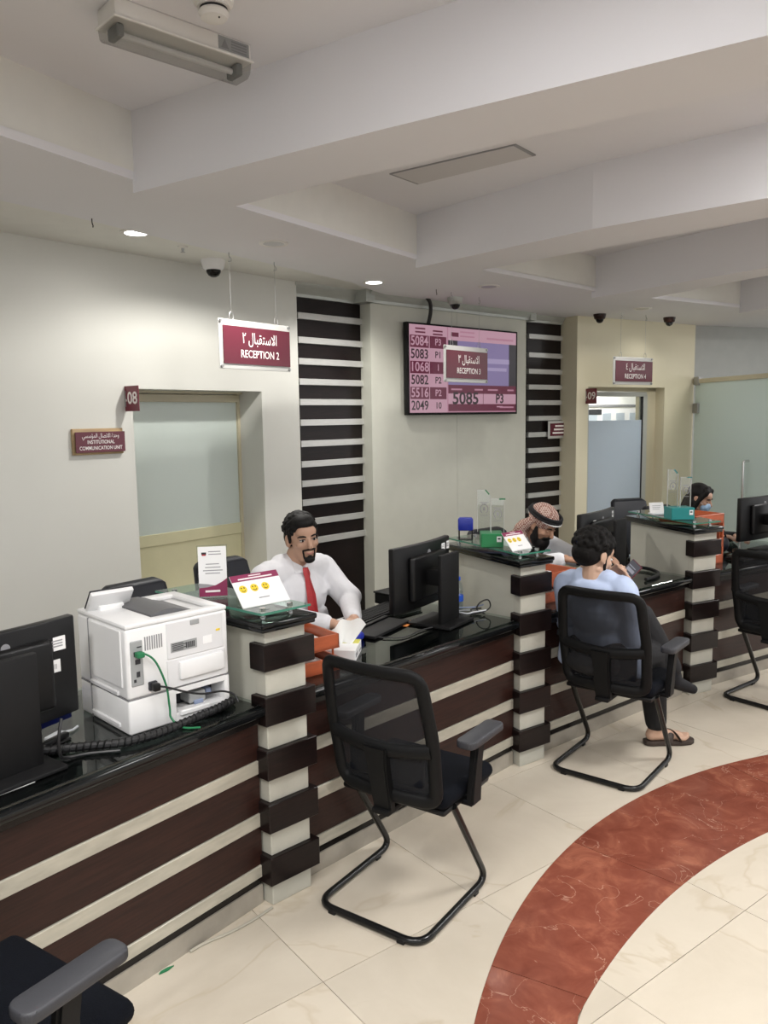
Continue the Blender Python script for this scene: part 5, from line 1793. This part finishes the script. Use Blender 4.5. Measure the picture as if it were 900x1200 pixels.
def hand_shapes(wrist, palm_dir, normal, side, curl=0.35, s=1.0):
    """palm, four unequal bent fingers and a thumb leaving the side of the palm; normal points out of the back of the hand"""
    d = Vector(palm_dir).normalized()
    nn = Vector(normal)
    nn = (nn - d * nn.dot(d)).normalized()
    x = d.cross(nn) * side                      # towards the thumb
    w = Vector(wrist)
    L = []
    kn = w + d * 0.085 * s
    for o_ in (-0.027, -0.009, 0.009, 0.026):
        L.append(('c', w + d * 0.012 * s + x * o_ * 0.75 * s, 0.0155 * s, kn + x * o_ * s, 0.0125 * s))
    for o_, ln in ((0.027, 0.068), (0.009, 0.078), (-0.009, 0.072), (-0.027, 0.056)):
        p = kn + x * o_ * s
        ang = curl
        dd = d
        for f, r in ((0.45, 0.0088), (0.30, 0.0080), (0.25, 0.0072)):
            dd = (dd * cos(ang) - nn * sin(ang)).normalized()
            q = p + dd * ln * f * s * 1.05
            L.append(('c', p, r * s, q, r * 0.94 * s))
            p = q
            ang = curl
            # next bend is about the same axis
            tmp = (nn * cos(0) + d * 0)
    th0 = w + d * 0.022 * s + x * 0.024 * s
    th1 = th0 + (d * 0.55 + x * 0.70 - nn * 0.25).normalized() * 0.042 * s
    th2 = th1 + (d * 0.85 + x * 0.25 - nn * 0.35).normalized() * 0.034 * s
    L += [('c', th0, 0.0145 * s, th1, 0.0105 * s), ('c', th1, 0.0105 * s, th2, 0.0085 * s)]
    return L


def torso_shapes(g=0.0, lean=0.0, w=1.0, sh=1.0, chest=0.88, belly=0.0):
    """seated trunk from the hips (z about 0.52) to the shoulders (z = sh)"""
    def pt(x, y, z):
        return Vector((x * w, y + lean * (z - 0.5), z))
    k = sh - 1.0
    return [('e', pt(0, 0, 0.56), (0.175 * w + g, 0.125 + g, 0.11 + g)), ('e', pt(0, 0.012 + belly * 0.4, 0.69 + k * 0.4), (0.155 * w + g, 0.112 + belly + g, 0.15 + g)),
            ('e', pt(0, 0.0, 0.85 + k * 0.8), (0.165 * w + g, 0.110 + g, 0.155 + g)), ('c', pt(-0.145, -0.005, sh - 0.035), 0.062 + g, pt(0.145, -0.005, sh - 0.035), 0.062 + g),
            ('c', pt(-0.07, -0.012, sh + 0.0), 0.05 + g, pt(0.07, -0.012, sh + 0.0), 0.05 + g)]


def leg_shapes(hip, knee, ankle, g=0.0):
    return [('c', hip, 0.088 + g, knee, 0.060 + g), ('c', knee, 0.058 + g, (Vector(knee) * 0.62 + Vector(ankle) * 0.38), 0.054 + g), ('c', (Vector(knee) * 0.62 + Vector(ankle) * 0.38), 0.054 + g, ankle, 0.038 + g)]


def foot_shapes(heel_ankle, toe_dir, s=1.0):
    a = Vector(heel_ankle)
    d = Vector(toe_dir).normalized()
    side = Vector((-d.y, d.x, 0))
    b = Vector((a.x, a.y, 0.0))
    z0 = a.z - 0.062
    L = [('c', a, 0.036, Vector((a.x, a.y, z0 + 0.032)) - d * 0.022, 0.033), ('c', Vector((a.x, a.y, z0 + 0.034)), 0.034, Vector((a.x, a.y, z0 + 0.022)) + d * 0.125, 0.026),
         ('c', Vector((a.x, a.y, z0 + 0.018)) + d * 0.05 + side * 0.015, 0.022, Vector((a.x, a.y, z0 + 0.016)) + d * 0.14 + side * 0.02, 0.018)]
    for i, (o_, ln) in enumerate(((0.030, 0.195), (0.012, 0.19), (-0.004, 0.18), (-0.018, 0.168), (-0.030, 0.152))):
        L.append(('c', Vector((a.x, a.y, z0 + 0.014)) + d * 0.12 + side * o_, 0.012, Vector((a.x, a.y, z0 + 0.011)) + d * ln + side * o_ * 1.1, 0.0105 if i else 0.0125))
    return L


def head_matrix(c, yaw, pitch=0.0, roll=0.0):
    """yaw: positive turns to the person's right; pitch: positive looks down"""
    return Matrix.Translation(c) @ Matrix.Rotation(radians(-yaw), 4, 'Z') @ Matrix.Rotation(radians(-pitch), 4, 'X') @ Matrix.Rotation(radians(roll), 4, 'Y')


def short_hair(M, parent, material, s=1.0, lumps=0, front=0.070, seed=1, back_low=-0.045, vol=0.0, size=0.016):
    """cap of hair over crown, sides and nape with a clear hairline"""
    L = []
    R = M.to_3x3().to_4x4()
    L.append(('e', M @ (Vector((0, -0.022, 0.048)) * s), ((0.080 + vol) * s, (0.094 + vol) * s, (0.080 + vol) * s), R))
    L.append(('e', M @ (Vector((0, -0.050, 0.0)) * s), ((0.072 + vol) * s, (0.064 + vol) * s, 0.072 * s), R))
    L.append(('e', M @ (Vector((0, 0.022, 0.082)) * s), ((0.060 + vol * 0.6) * s, (0.062 + vol * 0.5) * s, (0.040 + vol) * s), R))
    for sx_ in (-1, 1):
        L.append(('c', M @ (Vector((sx_ * 0.072, 0.012, 0.03)) * s), 0.012 * s, M @ (Vector((sx_ * 0.072, 0.018, -0.012)) * s), 0.007 * s))
    r = random.Random(seed)
    for i in range(lumps):
        th = r.uniform(0, 2 * pi)
        ph = r.uniform(-0.25, 1.5)
        v = Vector((cos(th) * cos(ph) * (0.081 + vol), -0.022 + sin(th) * cos(ph) * (0.094 + vol), 0.046 + sin(ph) * (0.080 + vol)))
        if v.y > 0.055 and v.z < 0.075:
            continue
        if v.z < 0.0 and v.y > -0.02:
            continue
        L.append(('e', M @ (v * s), (size * s * r.uniform(0.7, 1.2),) * 3, R))
    return organic('hair', L, 0.0045, 3 if lumps else 5, material, parent)


# ------------------------------------------------------------------ 1: clerk with the red tie
loc1 = bay(2, 0.87, 0.90)
p1 = thing('person', 'man in white shirt and red tie seated behind the counter, smiling at the viewer', 'person', loc1, head_rot(136))
HM = head_matrix((-0.01, 0.065, 1.205), 16, 4, 5)
sh = 1.06
ELr, ELl = Vector((0.235, 0.145, 0.86)), Vector((-0.245, 0.150, 0.855))
WRr, WRl = Vector((0.06, 0.375, 0.825)), Vector((-0.05, 0.405, 0.828))
body = head_shapes(HM) + [('e', HM @ Vector((0, 0.028, -0.058)), (0.062, 0.055, 0.048), HM.to_3x3().to_4x4())] + [('c', (0, 0.0, 1.02), 0.064, (-0.005, 0.035, 1.115), 0.058)] + torso_shapes(0.0, 0.02, 1.0, sh)
for sx_, el, wr in ((1, ELr, WRr), (-1, ELl, WRl)):
    S = Vector((sx_ * 0.192, 0.005, sh - 0.045))
    body += [('c', S, 0.055, el, 0.042), ('c', el, 0.040, wr, 0.027)]
    body += leg_shapes((sx_ * 0.09, 0.0, 0.54), (sx_ * 0.11, 0.36, 0.50), (sx_ * 0.12, 0.34, 0.10))
body += hand_shapes(WRr, (-0.75, 0.62, -0.16), (0, 0.1, 1), -1, 0.28) + hand_shapes(WRl, (0.72, 0.42, -0.14), (0, 0.1, 1), 1, 0.28)
body += foot_shapes((0.12, 0.34, 0.085), (0.1, 1, 0)) + foot_shapes((-0.12, 0.34, 0.085), (-0.1, 1, 0))
organic('body', body, 0.0052, 3, 'skin', p1)
shirt = torso_shapes(0.014, 0.02, 1.06, sh, belly=0.015)
for sx_, el, wr in ((1, ELr, WRr), (-1, ELl, WRl)):
    S = Vector((sx_ * 0.190, 0.005, sh - 0.045))
    fa = wr - el
    shirt += [('c', S, 0.073, el, 0.060), ('c', el, 0.058, el + fa * 0.86, 0.044), ('e', el + Vector((sx_ * 0.01, -0.02, 0.0)), (0.064, 0.060, 0.058)),
              ('c', S * 0.5 + el * 0.5 + Vector((0, 0.03, 0)), 0.05, el + Vector((0, 0.025, 0.02)), 0.052)]
rf = random.Random(11)
for q in range(26):          # folds
    sx_ = rf.choice((-1, 1))
    a = Vector((sx_ * rf.uniform(0.06, 0.17), 0.105 + rf.uniform(-0.01, 0.012), rf.uniform(0.62, 0.92)))
    shirt.append(('c', a, 0.012, a + Vector((sx_ * rf.uniform(0.02, 0.06), -0.02, rf.uniform(-0.09, 0.05))), 0.009))
organic('shirt', shirt, 0.008, 3, 'shirt_white', p1)
for sx_ in (-1, 1):
    t_ = bmesh.new()
    vs = [t_.verts.new(q) for q in ((sx_ * 0.004, 0.104, 1.032), (sx_ * 0.052, 0.084, 1.030), (sx_ * 0.070, 0.050, 1.078), (sx_ * 0.066, 0.000, 1.105), (sx_ * 0.060, 0.012, 1.120), (sx_ * 0.050, 0.060, 1.090), (sx_ * 0.008, 0.086, 1.062))]
    t_.faces.new(vs)
    r_ = bmesh.ops.extrude_face_region(t_, geom=list(t_.faces))
    for v in [g for g in r_['geom'] if isinstance(g, bmesh.types.BMVert)]:
        v.co += Vector((-sx_ * 0.004, -0.010, -0.002))
    bmesh.ops.recalc_face_normals(t_, faces=t_.faces)
    mb = MB(); mb._merge(t_)
    obj('collar', mb, 'shirt_white', p1, 0)
tie = MB()
t_ = bmesh.new()
rows = []
for z, hw, y in ((1.055, 0.017, 0.102), (1.025, 0.022, 0.114), (1.005, 0.017, 0.118), (0.92, 0.028, 0.146), (0.80, 0.034, 0.162), (0.70, 0.039, 0.165), (0.62, 0.042, 0.165), (0.585, 0.004, 0.165)):
    rows.append([t_.verts.new((-hw - 0.002, y - 0.006, z)), t_.verts.new((-0.002, y + 0.003, z)), t_.verts.new((hw - 0.002, y - 0.006, z)), t_.verts.new((-0.002, y - 0.012, z))])
for a, b in zip(rows, rows[1:]):
    for i in range(4):
        t_.faces.new((a[i], a[(i + 1) % 4], b[(i + 1) % 4], b[i]))
t_.faces.new(rows[0]); t_.faces.new(rows[-1])
bmesh.ops.recalc_face_normals(t_, faces=t_.faces)
tie._merge(t_)
obj('tie', tie, 'tie_red', p1, 30)
trouser = [('e', (0, 0.0, 0.54), (0.185, 0.135, 0.085))]
for sx_ in (-1, 1):
    trouser += leg_shapes((sx_ * 0.09, 0.0, 0.54), (sx_ * 0.11, 0.36, 0.50), (sx_ * 0.12, 0.34, 0.12), 0.014)
organic('trousers', trouser, 0.011, 3, 'dark_cloth', p1)
short_hair(HM, p1, 'hair_black', lumps=260, seed=3, vol=0.004, size=0.0075)
eyes(HM, p1)
mo = [HM @ Vector(q) for q in ((-0.032, 0.082, -0.047), (-0.018, 0.094, -0.044), (0, 0.0985, -0.0425), (0.018, 0.094, -0.044), (0.032, 0.082, -0.047))]
goat = [('c', mo[i], 0.0050, mo[i + 1], 0.0050) for i in range(4)] + [('e', HM @ Vector((0, 0.0895, -0.081)), (0.011, 0.009, 0.011), HM.to_3x3().to_4x4())]
goat += [('c', HM @ Vector((sx_ * 0.032, 0.080, -0.047)), 0.0042, HM @ Vector((sx_ * 0.027, 0.081, -0.087)), 0.0055) for sx_ in (-1, 1)]
goat += [('e', HM @ Vector((0, 0.083, -0.098)), (0.029, 0.0175, 0.019), HM.to_3x3().to_4x4())]
organic('beard', goat, 0.0035, 2, 'hair_black', p1)
obj('lips', MB().tube([HM @ Vector(q) for q in ((-0.022, 0.0915, -0.0585), (-0.01, 0.0975, -0.0625), (0.0, 0.0985, -0.0635), (0.01, 0.0975, -0.0625), (0.022, 0.0915, -0.0585))], [0.002, 0.004, 0.0045, 0.004, 0.002], 8), 'lip', p1)

# ------------------------------------------------------------------ 2: bearded clerk with the chequered headscarf
loc2 = bay(3, 0.985, 0.88)
p2 = thing('person', 'bearded man in red and white headscarf with black cord, looking down at the desk', 'person', loc2, head_rot(141))
HM = head_matrix((0.0, 0.185, 1.110), -4, 34, 0)
sh = 0.985
ELr, ELl = Vector((0.25, 0.24, 0.86)), Vector((-0.25, 0.26, 0.865))
WRr, WRl = Vector((0.12, 0.47, 0.93)), Vector((-0.16, 0.50, 0.925))
body = head_shapes(HM) + [('c', (0, 0.07, 0.97), 0.062, (0, 0.145, 1.04), 0.056)] + torso_shapes(0.0, 0.16, 1.0, sh)
for sx_, el, wr in ((1, ELr, WRr), (-1, ELl, WRl)):
    S = Vector((sx_ * 0.185, 0.075, sh - 0.045))
    body += [('c', S, 0.055, el, 0.042), ('c', el, 0.040, wr, 0.027)]
    body += leg_shapes((sx_ * 0.09, 0.0, 0.54), (sx_ * 0.11, 0.36, 0.50), (sx_ * 0.12, 0.34, 0.10))
body += hand_shapes(WRr, (-0.5, 0.8, -0.1), (0, 0.1, 1), -1, 0.3) + hand_shapes(WRl, (-0.1, 0.95, -0.1), (0, 0.1, 1), 1, 0.3)
organic('body', body, 0.0055, 3, 'skin_tan', p2)
robe = torso_shapes(0.014, 0.16, 1.02, sh, belly=0.02)
for sx_, el, wr in ((1, ELr, WRr), (-1, ELl, WRl)):
    S = Vector((sx_ * 0.183, 0.075, sh - 0.045))
    robe += [('c', S, 0.075, el, 0.064), ('c', el, 0.062, el + (wr - el) * 0.85, 0.050)]
    robe += leg_shapes((sx_ * 0.09, 0.0, 0.54), (sx_ * 0.11, 0.36, 0.50), (sx_ * 0.12, 0.34, 0.08), 0.03)
robe.append(('c', (-0.08, 0.38, 0.47), 0.06, (0.08, 0.38, 0.47), 0.06))
organic('robe', robe, 0.010, 3, 'thobe_white', p2)
R = HM.to_3x3().to_4x4()
scarf = [('e', HM @ Vector((0, -0.012, 0.045)), (0.089, 0.106, 0.088), R),
         ('c', HM @ Vector((0.078, -0.03, 0.02)), 0.028, HM @ Vector((0.085, -0.075, -0.09)), 0.038),
         ('c', HM @ Vector((-0.078, -0.03, 0.02)), 0.028, HM @ Vector((-0.088, -0.055, -0.09)), 0.036),
         ('c', (0.085, 0.08, 1.03), 0.045, (0.15, -0.02, 0.955), 0.050), ('c', (-0.085, 0.08, 1.03), 0.045, (-0.14, 0.0, 0.965), 0.045),
         ('c', (0, 0.06, 1.06), 0.075, (0, -0.07, 0.90), 0.075), ('c', (0.09, 0.03, 1.0), 0.06, (0.10, -0.09, 0.80), 0.05), ('c', (-0.08, 0.03, 1.0), 0.06, (-0.10, -0.09, 0.82), 0.05),
         ('c', (0.12, 0.06, 1.0), 0.03, (0.17, 0.09, 0.84), 0.025)]
for q in range(7):
    a = -0.09 + 0.03 * q
    scarf.append(('c', (a, -0.02, 1.02), 0.018, (a * 1.3, -0.13, 0.80), 0.016))
m_, t_n, b_ = nt('scarf_check')
setp(b_, (0.5, 0.3, 0.25), 0.9)
tc = t_n.nodes.new('ShaderNodeTexCoord')
ck = t_n.nodes.new('ShaderNodeTexChecker')
ck.inputs['Scale'].default_value = 95
ck.inputs['Color1'].default_value = (0.52, 0.40, 0.34, 1)
ck.inputs['Color2'].default_value = (0.22, 0.085, 0.065, 1)
t_n.links.new(tc.outputs['Object'], ck.inputs['Vector'])
t_n.links.new(ck.outputs[0], b_.inputs['Base Color'])
organic('headscarf', scarf, 0.007, 4, 'scarf_check', p2)
mb = MB()
for zc, k in ((0.060, 1.0), (0.078, 0.96)):
    mb.tube([HM @ Vector((0.094 * k * cos(a), -0.010 + 0.113 * k * sin(a), zc - 0.014 * sin(a) * -1)) for a in [2 * pi * i / 32 for i in range(32)]], 0.0105, 8, closed=True)
cord = obj('head_cord', mb, 'dark_cloth', p2)
obj('scarf_edge', MB().tube([HM @ Vector((0.090 * cos(a), 0.0 + 0.112 * sin(a), 0.052 + 0.012 * sin(a))) for a in [radians(20 + 7 * i) for i in range(21)]], 0.005, 6), 'paper', p2)
bd = [('e', HM @ Vector((0, 0.070, -0.105)), (0.056, 0.046, 0.055), R), ('e', HM @ Vector((0, 0.068, -0.165)), (0.060, 0.044, 0.066), R), ('e', HM @ Vector((0, 0.055, -0.225)), (0.048, 0.036, 0.055), R)]
for sx_ in (-1, 1):
    bd += [('c', HM @ Vector((sx_ * 0.070, 0.015, -0.01)), 0.012, HM @ Vector((sx_ * 0.060, 0.035, -0.08)), 0.026), ('c', HM @ Vector((sx_ * 0.06, 0.03, -0.08)), 0.026, HM @ Vector((sx_ * 0.03, 0.06, -0.12)), 0.03)]
for i in range(4):
    a = [Vector(q) for q in ((-0.034, 0.082, -0.052), (-0.018, 0.097, -0.046), (0, 0.101, -0.044), (0.018, 0.097, -0.046), (0.034, 0.082, -0.052))]
    bd.append(('c', HM @ a[i], 0.0085, HM @ a[i + 1], 0.0085))
organic('beard', bd, 0.005, 3, 'hair_black', p2)
eyes(HM, p2, shut=True)

# ------------------------------------------------------------------ 3: seated customer looking at his phone
CH2 = Vector((1.165, 3.935, 0))
p3 = thing('person', 'man in pale blue shirt and black trousers seated with crossed legs, seen from behind', 'person', CH2 + Vector((-0.056, 0.050, 0)), head_rot(42))
HM = head_matrix((-0.012, -0.065, 1.098), 24, 22, -4)
sh = 0.975
body = head_shapes(HM) + [('c', (0, -0.090, 0.955), 0.062, (-0.005, -0.080, 1.03), 0.058)] + [(q[0], *[(Vector(v) + Vector((0, 0.03, 0)) if not isinstance(v, (int, float)) and k_ in ((0, 2) if q[0] == 'c' else (0,)) else v) for k_, v in enumerate(q[1:])]) for q in torso_shapes(-0.008, -0.19, 0.92, sh)]
SHr, SHl = Vector((0.148, -0.065, sh - 0.05)), Vector((-0.160, -0.065, sh - 0.05))
ELr, ELl = Vector((0.155, 0.04, 0.675)), Vector((-0.205, 0.05, 0.71))
WRr, WRl = Vector((0.078, 0.155, 0.865)), Vector((-0.085, 0.180, 0.895))
for S, el, wr in ((SHr, ELr, WRr), (SHl, ELl, WRl)):
    body += [('c', S, 0.054, el, 0.041), ('c', el, 0.040, wr, 0.026)]
PHC = Vector((0.030, 0.225, 0.960))
body += hand_shapes(WRr, (-0.20, 0.30, 0.85), (0.72, 0.35, 0.1), -1, 0.42) + hand_shapes(WRl, (0.50, 0.22, 0.62), (-0.35, 0.90, 0.10), -1, 0.30)
KNr, ANr = Vector((0.140, 0.300, 0.525)), Vector((0.140, 0.385, 0.085))
KNl, ANl = Vector((0.070, 0.300, 0.715)), Vector((0.225, 0.390, 0.425))
HPr, HPl = Vector((0.095, -0.04, 0.565)), Vector((-0.085, -0.03, 0.575))
body += leg_shapes(HPr, KNr, ANr) + leg_shapes(HPl, KNl, ANl)
TD = Vector((0.60, 0.62, 0))
body += foot_shapes(ANr, TD)
organic('body', body, 0.0052, 3, 'skin_light', p3)
shirt = [(q[0], *[(Vector(v) + Vector((0, 0.03, 0)) if not isinstance(v, (int, float)) and k_ in ((0, 2) if q[0] == 'c' else (0,)) else v) for k_, v in enumerate(q[1:])]) for q in torso_shapes(0.010, -0.19, 0.92, sh)]
for S, el in ((SHr, ELr), (SHl, ELl)):
    shirt += [('c', S, 0.074, S.lerp(el, 0.86), 0.066), ('c', S.lerp(el, 0.4) + Vector((0, 0, -0.03)), 0.06, S.lerp(el, 0.88) + Vector((0, -0.02, -0.03)), 0.062)]
shirt += [('c', (0.14, 0.0, 0.62), 0.06, (0.19, 0.02, 0.50), 0.04), ('e', (0, -0.088, 0.968), (0.082, 0.078, 0.030)), ('e', (0, -0.120, 0.935), (0.125, 0.055, 0.055)), ('c', (-0.15, -0.02, 0.62), 0.07, (-0.20, 0.0, 0.52), 0.045), ('c', (0.10, 0.07, 0.60), 0.05, (-0.10, 0.07, 0.60), 0.05)]
organic('shirt', shirt, 0.008, 3, 'shirt_blue', p3)
tr_ = [('e', (0, -0.05, 0.555), (0.185, 0.130, 0.080))]
tr_ += leg_shapes(HPr, KNr, ANr + Vector((0, 0, 0.045)), 0.020) + leg_shapes(HPl, KNl, ANl.lerp(KNl, 0.08), 0.022)
tr_ += [('c', HPl.lerp(KNl, 0.3), 0.09, HPr.lerp(KNr, 0.6), 0.085)]
tr_ += [('c', KNl + Vector((0.01, -0.02, 0.0)), 0.078, HPl.lerp(KNl, 0.55), 0.098), ('c', KNr, 0.078, ANr.lerp(KNr, 0.35), 0.060)]
organic('trousers', tr_, 0.009, 3, 'trouser_black', p3)
obj('blue_tag', MB().box(-0.030, 0.030, -0.022, 0.022, -0.004, 0.006, 0.003, 1, M=Matrix.Translation((0.168, 0.12, 0.648)) @ Matrix.Rotation(radians(50), 4, 'Y')), 'blue_label', p3, 0)
short_hair(HM, p3, 'hair_curly', lumps=230, seed=9, vol=0.010, size=0.0135)
eyes(HM, p3)
st_ = []
for sx_ in (-1, 1):
    st_ += [('c', HM @ Vector((sx_ * 0.072, 0.018, -0.01)), 0.006, HM @ Vector((sx_ * 0.058, 0.036, -0.075)), 0.011), ('c', HM @ Vector((sx_ * 0.056, 0.04, -0.078)), 0.011, HM @ Vector((0, 0.084, -0.106)), 0.016)]
a = [Vector(q) for q in ((-0.032, 0.082, -0.052), (-0.018, 0.095, -0.047), (0, 0.099, -0.045), (0.018, 0.095, -0.047), (0.032, 0.082, -0.052))]
st_ += [('c', HM @ a[i], 0.006, HM @ a[i + 1], 0.006) for i in range(4)]
organic('beard', st_, 0.0045, 2, 'hair_black', p3)
# right foot in a strapped sandal, left foot in a dark shoe
f0 = Vector((ANr.x, ANr.y, 0))
d_ = TD.normalized()
n_ = Vector((-d_.y, d_.x, 0))
sole = []
for u_, w_ in ((-0.065, 0.0), (-0.060, 0.024), (-0.03, 0.036), (0.05, 0.038), (0.13, 0.046), (0.185, 0.040), (0.212, 0.018), (0.217, 0.0)):
    sole.append(((f0 + d_ * u_ + n_ * (w_ + 0.002)).xy, (f0 + d_ * u_ - n_ * (w_ + 0.002)).xy))
poly = [tuple(a_) for a_, _ in sole] + [tuple(b_) for _, b_ in sole[::-1]][1:-1]
sd = obj('sandal', MB().prism(poly[::-1], 0.002, 0.026, bv=0.004), 'sandal_brown', p3, 40)
for u0, u1 in ((0.055, 0.125), (0.115, 0.060)):
    pts = []
    for i in range(11):
        f = i / 10
        an = pi * f
        pts.append(f0 + d_ * (u0 + (u1 - u0) * f) + n_ * 0.047 * cos(an) + Vector((0, 0, 0.024 + 0.046 * sin(an))))
    obj('strap', MB().tube(pts, 0.016, 8, rx=0.25), 'sandal_brown', sd)
sh_ = [('c', ANl, 0.042, ANl + Vector((0.02, 0.0, -0.055)), 0.036), ('c', ANl + Vector((0.015, 0.0, -0.055)), 0.038, ANl + Vector((0.065, 0.05, -0.085)), 0.030), ('c', ANl + Vector((0.065, 0.05, -0.085)), 0.030, ANl + Vector((0.085, 0.065, -0.095)), 0.026)]
organic('shoe', sh_, 0.007, 3, 'dark_cloth', p3)
# the phone he holds
Mp3 = Matrix.Translation(p3.location) @ Matrix.Rotation(head_rot(42), 4, 'Z')
ph = thing('mobile_phone', 'smartphone held in both hands by the seated customer', 'phone', Mp3 @ PHC, 0)
look = ((Mp3 @ HM.translation) - (Mp3 @ PHC)).normalized()
upv = Vector((0, 0, 1))
zx = look
yx = (upv - zx * upv.dot(zx)).normalized()
yx = (Matrix.Rotation(radians(-32), 3, zx) @ yx).normalized()
xx = yx.cross(zx)
ph.matrix_world = Matrix(((xx.x, yx.x, zx.x, 0), (xx.y, yx.y, zx.y, 0), (xx.z, yx.z, zx.z, 0), (0, 0, 0, 1)))
ph.matrix_world.translation = Mp3 @ PHC
obj('case', MB().box(-0.039, 0.039, -0.080, 0.080, -0.010, 0.0, 0.004, 2), 'maroon_dark', ph, 40)
emissive('phone_glow', (0.030, 0.032, 0.045), 1.0)
emissive('phone_light', (0.22, 0.22, 0.26), 1.0)
ps = obj('screen', MB().box(-0.036, 0.036, -0.076, 0.076, -0.001, 0.0008), 'phone_glow', ph, 0)
for q, (x0, x1, z0, z1) in enumerate(((-0.028, 0.020, 0.045, 0.050), (-0.028, 0.026, 0.018, 0.036), (-0.028, 0.010, 0.004, 0.009), (-0.028, 0.026, -0.030, -0.010), (-0.030, -0.012, -0.068, -0.052), (0.0, 0.024, -0.066, -0.056))):
    obj('screen_field', MB().box(x0, x1, z0, z1, 0.0008, 0.0012), 'phone_light', ps, 0)

# ------------------------------------------------------------------ 4: woman with a blue face mask
loc4 = bay(4, 1.235, 1.00)
p4 = thing('person', 'woman with dark hair and pale blue face mask, looking down at her desk', 'person', loc4, head_rot(150))
HM = head_matrix((0.0, 0.115, 1.125), -20, 20, 0)
sh = 0.965
body = head_shapes(HM, 0.93) + [('c', (0, 0.03, 0.94), 0.052, (0, 0.085, 1.04), 0.047)] + torso_shapes(0.0, 0.08, 0.88, sh)
ELr, ELl = Vector((0.21, 0.16, 0.80)), Vector((-0.215, 0.17, 0.80))
WRr, WRl = Vector((0.10, 0.38, 0.86)), Vector((-0.09, 0.39, 0.84))
for sx_, el, wr in ((1, ELr, WRr), (-1, ELl, WRl)):
    S = Vector((sx_ * 0.160, 0.035, sh - 0.045))
    body += [('c', S, 0.046, el, 0.036), ('c', el, 0.034, wr, 0.023)]
    body += leg_shapes((sx_ * 0.085, 0.0, 0.54), (sx_ * 0.10, 0.36, 0.50), (sx_ * 0.11, 0.34, 0.10))
body += hand_shapes(WRr, (-0.3, 0.9, 0.0), (0, 0.1, 1), -1, 0.35, 0.9) + hand_shapes(WRl, (0.2, 0.95, 0.0), (0, 0.1, 1), 1, 0.35, 0.9)
organic('body', body, 0.0055, 3, 'skin', p4)
top = torso_shapes(0.012, 0.08, 0.90, sh)
for sx_, el, wr in ((1, ELr, WRr), (-1, ELl, WRl)):
    S = Vector((sx_ * 0.158, 0.035, sh - 0.045))
    top += [('c', S, 0.062, el, 0.052), ('c', el, 0.050, el + (wr - el) * 0.85, 0.040)]
top += [('c', (-0.05, 0.035, 0.965), 0.045, (0.05, 0.035, 0.965), 0.045)]
organic('blouse', top, 0.009, 3, 'dark_cloth', p4)
sk = []
for sx_ in (-1, 1):
    sk += leg_shapes((sx_ * 0.085, 0.0, 0.54), (sx_ * 0.10, 0.36, 0.50), (sx_ * 0.11, 0.34, 0.12), 0.014)
organic('trousers', sk, 0.011, 3, 'dark_cloth', p4)
R = HM.to_3x3().to_4x4()
hr = [('e', HM @ Vector((0, -0.02, 0.040)), (0.078, 0.093, 0.080), R), ('e', HM @ Vector((0, -0.045, -0.02)), (0.074, 0.060, 0.085), R)]
for sx_ in (-1, 1):
    hr += [('c', HM @ Vector((sx_ * 0.050, 0.045, 0.075)), 0.024, HM @ Vector((sx_ * 0.074, 0.026, 0.0)), 0.016), ('c', HM @ Vector((sx_ * 0.074, 0.022, 0.0)), 0.018, HM @ Vector((sx_ * 0.080, 0.005, -0.10)), 0.020),
           ('c', HM @ Vector((sx_ * 0.060, -0.04, -0.04)), 0.045, HM @ Vector((sx_ * 0.070, -0.06, -0.17)), 0.035), ('c', HM @ Vector((sx_ * 0.02, 0.03, 0.092)), 0.022, HM @ Vector((sx_ * 0.052, 0.05, 0.055)), 0.018)]
hr.append(('c', HM @ Vector((0, -0.06, -0.04)), 0.06, HM @ Vector((0, -0.08, -0.18)), 0.045))
organic('hair', hr, 0.006, 4, 'hair_black', p4)
eyes(HM, p4, 0.93, shut=True)
mk = [('e', HM @ Vector((0, 0.062, -0.050)), (0.058, 0.042, 0.046), R), ('e', HM @ Vector((0, 0.085, -0.035)), (0.030, 0.024, 0.028), R), ('e', HM @ Vector((0, 0.066, -0.085)), (0.040, 0.028, 0.024), R)]
fm = organic('face_mask', mk, 0.005, 4, 'mask_blue', p4)
for sx_ in (-1, 1):
    obj('ear_loop', MB().tube([HM @ Vector(q) for q in ((sx_ * 0.052, 0.060, -0.028), (sx_ * 0.070, 0.022, -0.012), (sx_ * 0.076, 0.0, -0.010))], 0.0018, 6), 'paper', fm)
